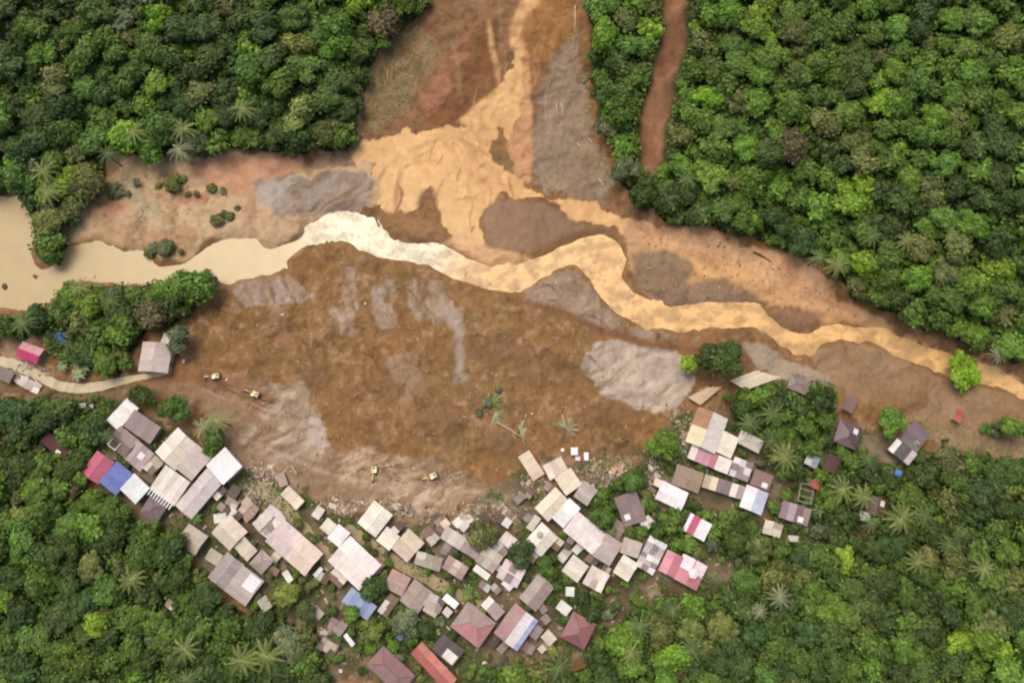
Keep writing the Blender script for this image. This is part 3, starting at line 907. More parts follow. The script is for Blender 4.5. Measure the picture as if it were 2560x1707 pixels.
# crop, roof outline, roof kind, colours, words that single it out, options
HOUSES = [
    ('a', [(395, 395), (625, 155), (695, 275), (525, 500)], 'shed', [(232, 234, 222), WH], "white curved-edge roof at the upper corner of the western house cluster", {}),
    ('a', [(575, 450), (715, 285), (940, 470), (862, 655)], 'shed', [MAU, (150, 128, 124)], "mauve-grey roof behind the white curved-edge roof, under a leaning tree", {}),
    ('a', [(378, 640), (548, 475), (722, 610), (590, 790)], 'gable', [(140, 112, 98), (156, 128, 124)], "brown roof with a square white-framed roof opening beside the crimson roof", {'frame': 1}),
    ('a', [(592, 800), (722, 612), (895, 760), (742, 950)], 'shed', [(186, 160, 158), (170, 145, 142)], "mauve roof carrying one pale pink patch sheet, between the blue and cream roofs", {'patch': PKW}),
    ('a', [(905, 745), (1155, 500), (1375, 670), (1132, 900)], 'gable', [(228, 216, 192), (236, 226, 206)], "large cream roof with rows of pale fixings, biggest in the western cluster", {'h': 3.8}),
    ('a', [(1138, 905), (1372, 675), (1520, 790), (1312, 1035)], 'shed', [(202, 184, 170), (210, 192, 178)], "beige-pink roof joined to the large cream roof's lower side", {'h': 3.4}),
    ('a', [(1465, 870), (1690, 720), (1855, 890), (1660, 1085)], 'shed', [WH, (250, 248, 246)], "bright white square roof at the cluster corner facing the mud", {'h': 4.2}),
    ('a', [(1165, 1335), (1465, 895), (1655, 1090), (1300, 1425)], 'gable', [(212, 200, 192), (204, 190, 184)], "long pale lilac-grey roof below the bright white square roof", {'h': 3.1}),
    ('a', [(882, 1145), (1035, 885), (1300, 1080), (1110, 1310)], 'shed', [(228, 216, 194), (238, 230, 222)], "cream roof with a row of white pergola slats along one edge", {'slats': 1, 'h': 3.2}),
    ('a', [(310, 1065), (505, 865), (682, 988), (478, 1180)], 'shed', [(98, 118, 198), (92, 108, 190)], "solid blue roof beside the crimson roof", {}),
    ('a', [(105, 945), (285, 775), (482, 830), (290, 1075)], 'gable', [(196, 88, 116), (206, 96, 122)], "crimson-pink roof at the forest edge of the western cluster", {}),
    ('a', [(522, 1130), (705, 1012), (872, 1130), (700, 1280)], 'shed', [(226, 234, 232), WH], "pale bluish white roof under the solid blue roof", {}),
    ('a', [(742, 1400), (882, 1210), (1062, 1310), (922, 1490)], 'hip', [DMA, (128, 104, 106)], "dark mauve hipped roof below the pergola-slat roof", {}),
    ('a', [(780, 900), (900, 775), (1000, 862), (872, 978)], 'patch', [(214, 202, 176), (196, 180, 150), (120, 100, 76)], "small patched cream lean-to wedged between the pergola and mauve roofs", {'h': 2.2}),
    ('b', [(480, 440), (602, 420), (608, 512), (492, 522)], 'shed', [(232, 230, 214)], "tiny white outhouse roof above the beige gable", {'h': 2.2}),
    ('b', [(455, 605), (645, 470), (822, 600), (640, 802)], 'gable', [BEI, (226, 210, 186)], "beige gable roof with a notched upper corner", {}),
    ('b', [(692, 772), (792, 645), (902, 812), (822, 920)], 'shed', [(216, 204, 172), (222, 210, 184)], "narrow beige roof stepping down from the beige gable", {'h': 2.6}),
    ('b', [(85, 725), (232, 552), (420, 662), (280, 835)], 'gable', [(196, 184, 156), (184, 170, 144)], "khaki roof half hidden by the tree at the forest side", {}),
    ('b', [(860, 930), (970, 802), (1085, 905), (962, 1062)], 'hip', [(180, 162, 148), (170, 152, 138)], "greyish hipped roof with softened corners between beige and pink roofs", {}),
    ('b', [(1020, 712), (1222, 490), (1558, 838), (1420, 1060)], 'gable', [(232, 206, 198), (238, 214, 192)], "long gable roof, half rose and half peach, beside the dirt lane", {'h': 3.8, 'split': ((228, 202, 196), (238, 212, 188))}),
    ('b', [(1168, 225), (1252, 150), (1400, 290), (1322, 385)], 'shed', [(240, 216, 188), (234, 212, 180)], "lone peach-cream roof standing out in the mud beside the lane", {'h': 2.4}),
    ('b', [(415, 1082), (622, 832), (782, 962), (600, 1200)], 'gable', [(172, 158, 150), (160, 146, 148)], "grey-mauve roof with a dark seam, leftmost of the lower row", {}),
    ('b', [(612, 1192), (792, 972), (965, 1112), (802, 1390)], 'shed', [(190, 174, 164), (196, 180, 170)], "grey roof with a big blank white sheet on one corner", {'patch2': WH}),
    ('b', [(392, 882), (452, 790), (582, 852), (502, 962)], 'shed', [(186, 182, 152)], "small olive-grey roof by the grey-mauve seamed roof", {'h': 2.4}),
    ('b', [(1460, 1430), (1532, 1370), (1612, 1450), (1560, 1522)], 'shed', [(176, 160, 146)], "small grey shed in the yard left of the light blue roof", {'h': 2.3}),
    ('b', [(1402, 1385), (1432, 1308), (1500, 1360), (1462, 1432)], 'shed', [(220, 210, 186)], "small cream shed touching the small grey shed", {'h': 2.1}),
    ('b', [(1196, 1035), (1232, 1010), (1292, 1090), (1235, 1162)], 'shed', [(230, 232, 220)], "small white lean-to below the long rose and peach gable", {'h': 2.0}),
    ('b', [(1502, 1050), (1575, 975), (1602, 1002), (1532, 1082)], 'shed', [WH], "narrow white awning in the gap between the peach and pinkish-white gables", {'h': 2.0}),
    ('b', [(890, 542), (1082, 332), (1200, 482), (1012, 662)], 'patch', [(226, 210, 200), (172, 156, 140), (120, 104, 92), (236, 226, 216)], "wrecked roof of jumbled white and grey sheets next to the rose gable", {'h': 2.4, 'mess': 1}),
    ('c', [(80, 432), (182, 332), (272, 400), (190, 492)], 'shed', [(236, 224, 198)], "small cream roof adjoining a white roof beside the lane", {'h': 2.6}),
    ('c', [(182, 542), (292, 392), (415, 492), (292, 630)], 'shed', [WH], "small square white roof above the pinkish-white gable", {'h': 3.0}),
    ('c', [(185, 790), (432, 540), (735, 835), (520, 1090)], 'gable', [(250, 232, 222), (248, 234, 228)], "large pinkish-white gable roof along the lane", {'h': 4.0}),
    ('c', [(602, 862), (692, 762), (802, 832), (692, 950)], 'shed', [(192, 124, 122), (184, 112, 112)], "dusty rose roof at the end of the large pinkish-white gable", {'h': 2.4}),
    ('c', [(510, 365), (692, 140), (855, 290), (702, 530)], 'gable', [(246, 236, 212), (240, 228, 204)], "cream gable roof at the mud's edge above the lane", {}),
    ('c', [(702, 572), (832, 422), (950, 532), (852, 660)], 'shed', [(246, 236, 216)], "plain cream roof between two bigger cream roofs on the lane", {'h': 2.8}),
    ('c', [(890, 642), (1062, 442), (1200, 592), (1042, 810)], 'shed', [(226, 206, 176), (216, 194, 164)], "beige roof with a brown stained lower edge by the lane", {}),
    ('c', [(1530, 382), (1622, 272), (1770, 312), (1642, 450)], 'patch', [(238, 228, 220), (226, 214, 206), (180, 164, 150)], "white roof with broken beams along its mud-facing edge", {'mess': 1}),
    ('c', [(1392, 392), (1462, 320), (1512, 400), (1452, 432)], 'shed', [(244, 216, 178)], "tiny peach roof among the rubble at the mud's edge", {'h': 2.0}),
    ('c', [(1382, 545), (1485, 440), (1692, 540), (1602, 642)], 'shed', [(208, 196, 180), (214, 204, 190)], "pale grey roof below the white roof with broken beams", {}),
    ('c', [(1622, 672), (1692, 562), (1842, 662), (1782, 772)], 'shed', [(178, 152, 144), (166, 142, 138)], "dull mauve roof below the olive tree", {}),
    ('c', [(1420, 862), (1502, 740), (1702, 862), (1622, 990)], 'gable', [(184, 146, 134), (206, 186, 170)], "roof of alternating brick-brown and pale sheets near the lane end", {'alt': 1}),
    ('c', [(1105, 832), (1182, 692), (1410, 772), (1388, 872)], 'patch', [(190, 178, 152), (214, 204, 182), (170, 156, 130)], "khaki patched roof beside the lane under two dark shrubs", {}),
    ('c', [(782, 1062), (882, 905), (1095, 972), (960, 1160)], 'gable', [(188, 158, 142), (176, 142, 124)], "brownish pink roof across the lane from the dusty rose roof", {}),
    ('c', [(960, 1212), (1122, 1002), (1310, 1132), (1152, 1350)], 'gable', [(180, 158, 144), (170, 146, 130)], "taupe gable roof on the lower side of the lane", {}),
    ('c', [(1172, 1340), (1312, 1152), (1450, 1242), (1352, 1400)], 'patch', [(196, 172, 160), (160, 132, 122), (222, 206, 196), (110, 90, 84)], "ragged roof of rusty and pale pink strips next to the taupe gable", {'mess': 1}),
    ('c', [(1425, 1202), (1472, 1150), (1602, 1242), (1550, 1312)], 'shed', [WH], "narrow bright white roof at the end of the lane", {'h': 3.0}),
    ('c', [(1420, 1352), (1472, 1282), (1532, 1342), (1482, 1402)], 'shed', [(224, 212, 204)], "small dull white roof below the narrow bright white roof", {'h': 2.4}),
    ('j', [(1092, 292), (1202, 152), (1412, 272), (1272, 470)], 'hip', [(192, 128, 126), (170, 142, 130)], "large dusty pink hipped roof, lowest on the lane", {'h': 3.4}),
    ('c', [(1845, 1272), (1932, 1190), (2102, 1332), (2002, 1432)], 'shed', [(242, 230, 214), (172, 150, 146)], "roof half cream and half mauve above the white and blue house", {'split': ((244, 234, 216), (172, 150, 146))}),
    ('c', [(330, 1222), (442, 1100), (702, 1272), (592, 1432)], 'shed', [(160, 178, 210), (138, 154, 200)], "light blue roof under a dark tree below the lane", {}),
    ('e', [(490, 832), (642, 672), (812, 782), (702, 970)], 'gable', [(186, 168, 150), (204, 196, 174)], "grey roof with pale stripes on one end, between the mauve and striped roofs", {'alt': 1}),
    ('e', [(470, 942), (522, 880), (672, 992), (630, 1055)], 'shed', [(238, 232, 214)], "narrow cream awning along the front of the pale-striped grey roof", {'h': 2.4}),
    ('e', [(1095, 622), (1262, 380), (1430, 580), (1250, 780)], 'gable', [(240, 230, 208), (246, 238, 222)], "cream roof with a round grey tank on it", {'tank': 1}),
    ('e', [(775, 602), (852, 510), (992, 592), (880, 690)], 'shed', [(234, 222, 202), (240, 222, 216)], "small cream and pink roof behind the dark round shrub", {'h': 2.6}),
    ('e', [(720, 1022), (872, 850), (1100, 942), (962, 1100)], 'gable', [(226, 208, 204), (150, 130, 126)], "roof striped white and mauve with a pale cross seam", {'alt': 1}),
    ('e', [(805, 1092), (892, 1002), (992, 1082), (890, 1180)], 'shed', [(248, 234, 230)], "white porch roof in front of the striped roof", {'h': 2.5}),
    ('e', [(1020, 1242), (1232, 1002), (1390, 1132), (1202, 1430)], 'gable', [(164, 144, 132), (174, 154, 144)], "dull grey-brown gable roof at the village's low centre", {}),
    ('e', [(1490, 942), (1642, 780), (1790, 895), (1682, 1080)], 'shed', [(226, 216, 194), (232, 222, 202)], "pale khaki roof with a small side porch below the big white roofs", {}),
    ('e', [(1702, 1092), (1882, 922), (2030, 1002), (1952, 1160)], 'patch', [(214, 198, 180), (240, 228, 212), (190, 168, 150)], "roof patched with two white sheets beside the pale khaki roof", {}),
    ('e', [(1540, 1132), (1642, 1150), (1632, 1250), (1552, 1232)], 'shed', [(216, 226, 208)], "small greenish white roof in the trees below the pale khaki roof", {'h': 2.4}),
    ('e', [(1430, 1372), (1502, 1290), (1602, 1372), (1552, 1480)], 'shed', [(228, 228, 210)], "small cream-green roof below the greenish white roof", {'h': 2.4}),
    ('f', [(150, 172), (265, 105), (422, 330), (312, 392)], 'shed', [(244, 222, 194), (236, 208, 178)], "peach roof tilted and torn at the mud's edge", {'tilt': .16, 'h': 1.8}),
    ('f', [(392, 252), (602, 205), (652, 300), (502, 420)], 'shed', [(236, 216, 192), (228, 208, 184)], "beige sagging roof beside the torn peach roof", {'h': 2.0, 'tilt': -.08}),
    ('f', [(555, 402), (682, 282), (772, 442), (642, 590)], 'shed', [(234, 218, 186), (228, 212, 182)], "sand-coloured roof next to the beige sagging roof", {}),
    ('f', [(330, 692), (522, 502), (662, 622), (452, 830)], 'gable', [(242, 224, 194), (238, 220, 188)], "sandy cream gable topping the row of big white roofs", {}),
    ('f', [(502, 802), (672, 602), (782, 712), (612, 890)], 'shed', [WH, (250, 246, 240)], "brilliant white roof between the sandy cream gable and the longest white roof", {'h': 3.6}),
    ('f', [(620, 922), (772, 752), (1040, 972), (912, 1180)], 'gable', [(244, 232, 220), (240, 230, 222)], "longest off-white roof in the central row", {'h': 3.4}),
    ('f', [(920, 1172), (1062, 972), (1190, 1062), (1102, 1310)], 'shed', [(200, 178, 172), (190, 168, 162)], "pinkish mauve roof ending the central row", {}),
    ('f', [(710, 582), (832, 420), (952, 522), (862, 660)], 'shed', [(188, 168, 158), (198, 178, 166)], "mottled grey-pink roof beside the sand-coloured roof", {}),
    ('f', [(1120, 577), (1368, 562), (1460, 800), (1272, 890)], 'gable', [(140, 116, 110), (150, 126, 122)], "dark taupe roof standing alone among shrubs", {'patchw': 1}),
    ('f', [(1552, 592), (1652, 442), (1888, 532), (1822, 720)], 'gable', [WH, (252, 240, 240)], "white roof with a faint pink tinge beside the brown gable", {}),
    ('f', [(1540, 462), (1562, 390), (1655, 432), (1612, 492)], 'shed', [(240, 230, 204)], "small cream annex at the corner of the pink-tinged white roof", {'h': 2.4}),
    ('f', [(1850, 922), (1932, 760), (2130, 870), (2062, 1040)], 'shed', [(250, 238, 242), (214, 92, 124)], "lone white roof with crimson bands on one side, amid green", {'bands': 1}),
    ('f', [(1730, 432), (1792, 270), (2050, 332), (1990, 550)], 'gable', [(172, 144, 116), (160, 134, 108)], "brown gable roof below the pink and white row house", {}),
    ('f', [(1200, 1152), (1242, 1010), (1430, 1062), (1362, 1210)], 'shed', [(198, 184, 168)], "pale grey-khaki roof behind a cream roof at the lower centre", {'h': 2.7}),
    ('f', [(1130, 1352), (1232, 1180), (1375, 1282), (1275, 1455)], 'shed', [(242, 230, 206), (236, 224, 200)], "cream roof left of the grey and white checkered roof", {'h': 3.2}),
    ('f', [(1365, 1282), (1512, 1000), (1670, 1092), (1532, 1370)], 'patch', [(240, 238, 230), (158, 140, 138), (226, 224, 214), (196, 186, 180)], "checkered roof of grey and white sheets next to the pink house", {'fine': 1}),
    ('f', [(1602, 1332), (1692, 1140), (1850, 1212), (1762, 1420)], 'gable', [(216, 128, 138), (224, 140, 148)], "salmon pink roof at the village's lower right end", {}),
    ('f', [(1742, 1422), (1862, 1190), (2100, 1302), (1982, 1530)], 'gable', [(214, 134, 140), (244, 226, 228)], "roof half pink and half white with a pale turret cap", {'split': ((210, 130, 136), (246, 228, 230)), 'cap': 1}),
    ('f', [(1390, 872), (1492, 762), (1552, 862), (1482, 912)], 'shed', [(236, 230, 214)], "small white porch at the foot of the dark taupe roof", {'h': 2.2}),
    ('g', [(625, 422), (782, 95), (1055, 200), (935, 530)], 'gable', [(228, 216, 204), (238, 220, 172)], "cream gable roof with one corner buried in brown mud", {'mudc': 1, 'h': 3.8}),
    ('g', [(940, 512), (1022, 330), (1170, 392), (1100, 610)], 'shed', [(246, 234, 204), (242, 230, 208)], "cream roof beside the mud-smeared gable", {}),
    ('g', [(660, 592), (722, 468), (1090, 622), (1060, 760)], 'shed', [(246, 228, 220), (212, 150, 160), (196, 120, 134), (246, 234, 222)], "row-house roof, white at both ends and pink between", {'seq': 1}),
    ('g', [(1170, 442), (1202, 310), (1450, 432), (1362, 530)], 'hip', [(214, 204, 178), (224, 214, 192)], "khaki-cream hipped roof with slumped edges under palms", {}),
    ('g', [(1082, 742), (1152, 620), (1310, 642), (1272, 850)], 'patch', [(236, 220, 218), (226, 210, 208), (150, 132, 128)], "pinkish white patched roof beside the row house", {'fine': 1}),
    ('g', [(1310, 862), (1352, 722), (1540, 782), (1470, 930)], 'shed', [(150, 116, 104), (140, 106, 96)], "brown roof with one stark white sheet above the lavender roof", {'patchw': 1}),
    ('g', [(810, 900), (842, 790), (1250, 880), (1192, 1010)], 'shed', [(196, 178, 142), (238, 222, 182), (140, 118, 120), (244, 222, 214), (186, 166, 154)], "low row roof in cream, mauve and pale pink sections", {'seq': 1, 'h': 2.4}),
    ('g', [(1210, 1082), (1262, 880), (1480, 962), (1402, 1190)], 'gable', [(208, 214, 234), (240, 228, 226)], "lavender-white roof with a bluish top end", {}),
    ('g', [(1600, 1192), (1652, 1060), (1930, 1112), (1880, 1300)], 'shed', [(150, 126, 122), (182, 160, 164), (128, 106, 100)], "mauve striped roof with a white sheet, right of the lavender roof", {'alt': 1, 'patchw': 1}),
    ('g', [(1450, 1352), (1462, 1240), (1632, 1292), (1602, 1420)], 'patch', [(216, 206, 184), (180, 164, 140), (234, 224, 204)], "blotchy khaki roof below the mauve striped roof", {}),
    ('g', [(1935, 882), (1962, 810), (2030, 850), (2002, 930)], 'shed', [(204, 88, 88)], "small red roof beside a roofless frame", {'h': 2.4}),
    ('g', [(1870, 642), (1912, 540), (2030, 592), (1972, 702)], 'patch', [(120, 130, 132), (150, 158, 160), (206, 210, 208)], "small blue-grey roof with white corner sheets under trees", {'h': 2.6}),
    ('g', [(1690, 1392), (1812, 1400), (1790, 1460), (1712, 1456)], 'shed', [(206, 204, 186)], "tiny pale roof in the greenery near the lower right houses", {'h': 2.0}),
    ('h', [(370, 502), (442, 330), (622, 382), (562, 580)], 'hip', [(104, 78, 82), (116, 90, 92)], "dark maroon hipped roof near the floodplain edge", {'patchw': 1}),
    ('h', [(950, 492), (1082, 350), (1222, 442), (1102, 602)], 'shed', [(134, 118, 122), (128, 112, 116)], "slate-mauve roof at the floodplain edge", {}),
    ('h', [(862, 562), (932, 510), (1092, 602), (1032, 742)], 'shed', [(236, 236, 222), (86, 80, 78), (76, 70, 70), (206, 190, 182)], "charcoal roof with white end sheets touching the slate-mauve roof", {'seq': 1}),
    ('h', [(680, 1152), (722, 1000), (842, 1032), (822, 1182)], 'gable', [(110, 80, 62), (98, 72, 58)], "dark brown roof with one white sheet among palms", {'patchw': 1}),
    ('h', [(550, 1192), (572, 1110), (702, 1162), (692, 1222)], 'shed', [(228, 232, 218)], "small white roof next to the dark brown roof among palms", {'h': 2.2}),
    ('h', [(1440, 302), (1472, 220), (1542, 242), (1502, 352)], 'shed', [(204, 98, 84), (196, 84, 74)], "small red-roofed hut alone on the floodplain", {'h': 2.2}),
    ('h', [(290, 722), (332, 620), (422, 662), (380, 832)], 'shed', [(98, 66, 54)], "rusty brown roof beside the blue-grey roof", {'h': 2.4}),
    ('h', [(460, 192), (502, 110), (562, 112), (540, 300)], 'shed', [(140, 108, 98)], "narrow mauve-brown roof above the dark maroon roof", {'h': 2.2}),
    ('i', [(105, 812), (150, 725), (272, 770), (225, 850)], 'gable', [(206, 48, 104), (222, 148, 156)], "hot pink gable roof beside the concrete road", {'h': 3.0, 'twoface': 1}),
    ('i', [(845, 902), (902, 730), (1045, 742), (1040, 905)], 'gable', [(196, 178, 164), (206, 190, 176)], "lone taupe roof with white edging beside the slide's western end", {'h': 3.4}),
    ('i', [(990, 722), (1010, 670), (1050, 680), (1046, 762)], 'shed', [(228, 228, 212)], "small pale annex on the uphill corner of the lone taupe roof", {'h': 2.4}),
    ('i', [(62, 962), (102, 910), (252, 982), (222, 1022)], 'patch', [(206, 180, 164), (150, 124, 110), (230, 214, 202)], "low roof of torn pinkish sheets below the concrete road", {'h': 2.0, 'mess': 1}),
    ('i', [(-30, 920), (0, 880), (90, 905), (50, 985)], 'shed', [(142, 118, 104)], "dull brown roof cut by the frame below the concrete road", {'h': 2.4}),
    ('i', [(225, 1342), (292, 1300), (442, 1372), (382, 1412)], 'shed', [(96, 36, 32), (84, 32, 28)], "dark red roof half hidden in the western forest", {'patchw': 1, 'h': 2.8}),
    ('j', [(165, 312), (222, 250), (312, 302), (270, 372)], 'patch', [(140, 116, 106), (168, 146, 136), (100, 82, 76)], "rusty patched roof above the dark ruined shed", {'mess': 1}),
    ('j', [(72, 452), (152, 390), (252, 442), (202, 540)], 'patch', [(110, 98, 84), (90, 76, 68), (140, 126, 110)], "dark ruined shed with collapsed sheets near the lower edge", {'mess': 1, 'h': 2.0}),
    ('j', [(285, 382), (312, 368), (378, 432), (350, 452)], 'shed', [WH], "stark white narrow roof beside the dark ruined shed", {'h': 2.6}),
    ('j', [(445, 602), (592, 480), (822, 672), (702, 772)], 'hip', [(154, 116, 110), (146, 96, 98)], "dusky rose-brown hipped roof cut by the frame's lower edge", {'h': 3.6}),
    ('j', [(800, 512), (862, 440), (1132, 682), (1032, 762)], 'gable', [(192, 98, 88), (204, 116, 92)], "red-orange gable roof cut by the frame's lower edge", {'h': 3.6}),
    ('j', [(950, 472), (1022, 372), (1182, 482), (1080, 600)], 'shed', [(96, 84, 80), (88, 76, 74)], "charcoal roof with white sheets beside the red-orange gable", {'patch2': (232, 226, 214)}),
    ('j', [(1395, 335), (1562, 165), (1702, 252), (1572, 490)], 'gable', [(246, 236, 236), (172, 128, 124)], "house roof with a blue lower strip, white middle and brown top", {'bluestrip': 1, 'h': 3.8}),
    ('j', [(1642, 362), (1702, 290), (1762, 332), (1702, 402)], 'shed', [(166, 146, 134)], "small taupe lean-to beside the blue-strip house", {'h': 2.4}),
    ('j', [(1880, 372), (1992, 220), (2132, 282), (2062, 480)], 'hip', [(162, 100, 100), (150, 92, 96)], "brick mauve hipped roof at the forest edge, lower centre", {}),
    ('j', [(1750, 382), (1792, 330), (1852, 392), (1802, 460)], 'shed', [(224, 202, 178)], "small cream hut between the blue-strip and brick mauve roofs", {'h': 2.2}),
    ('l', [(1275, 355), (1530, 260), (1770, 325), (1430, 450)], 'shed', [(230, 214, 176), (222, 206, 170)], "long cream roof lying by the river beyond the dark green tree", {'h': 2.2, 'raw': 1}),
    ('l', [(860, 520), (1060, 420), (1185, 425), (980, 600)], 'shed', [(214, 180, 138), (206, 172, 130)], "long tan roof smeared with mud, nearer the slide", {'h': 1.8, 'raw': 1}),
    ('l', [(1840, 420), (1880, 320), (2080, 360), (2000, 490)], 'hip', [(148, 128, 116), (140, 118, 108)], "muddy grey-mauve roof half sunk beside the river", {'h': 1.8}),
    ('m', [(-40, 640), (-10, 540), (110, 640), (40, 720)], 'shed', [(170, 146, 138), (222, 210, 204)], "small mauve and white roof surrounded by the lower western forest", {'h': 2.6}),
    ('m', [(1080, 600), (1180, 500), (1250, 640), (1160, 720)], 'shed', [(176, 172, 146)], "olive-grey roof tucked under the yellow-green tree", {'h': 2.4}),
    ('n', [(220, 780), (350, 600), (480, 760), (380, 1000)], 'patch', [(206, 180, 158), (190, 164, 140), (170, 136, 108)], "mud-spattered tan roof of the wrecked row above the beige gable", {'mess': 1, 'h': 1.8}),
    ('n', [(780, 290), (920, 195), (940, 400), (840, 440)], 'shed', [(196, 164, 146)], "tilted brownish pink sheet roof sticking out of the mud", {'tilt': .25, 'h': 1.2}),
]
WALLC = [(196, 180, 156), (170, 160, 148), (206, 190, 170), (150, 136, 120), (188, 170, 160), (164, 150, 128)]
HW = []
HQ = []                                         # roof outlines in source px, kept clear of trees


def vary(c, a=.05):
    k = 1 + RNG.uniform(-a, a)
    g = sum(c) / 3
    return tuple(min(255, max(0, (v * .84 + g * w_ * .16) * k + RNG.uniform(-3, 3))) for v, w_ in zip(c, (1.03, 1.0, .95)))


def setcol(o, c):
    o.color = (*lin(c, .67), 1)
    return o


def ribbed(x0, x1, y0, z0, y1, z1, ribs=4, th=.05, hgt=.045):
    """a sheet of ribbed roofing running from (y0,z0) to (y1,z1)"""
    n = ribs * 3 + 1
    xs = [x0 + (x1 - x0) * i / (n - 1) for i in range(n)]
    hs = [hgt if i % 3 == 1 else 0 for i in range(n)]
    v = []
    for y, z in ((y0, z0), (y1, z1)):
        for x, h in zip(xs, hs): v.append((x, y, z + h))
    b = len(v)
    v += [(x0, y0, z0 - th), (x1, y0, z0 - th), (x0, y1, z1 - th), (x1, y1, z1 - th)]
    f = []
    up = y1 > y0
    for i in range(n - 1):
        q = (i, i + 1, n + i + 1, n + i)
        f.append(q if up else q[::-1])
    q = (b, b + 2, b + 3, b + 1)
    f.append(q if up else q[::-1])
    f.append(tuple([b + 1] + [i for i in reversed(range(n))] + [b]) if up else tuple([b] + list(range(n)) + [b + 1]))
    f.append(tuple([b + 2] + [n + i for i in range(n)] + [b + 3]) if up else tuple([b + 3] + [n + i for i in reversed(range(n))] + [b + 2]))
    return v, f


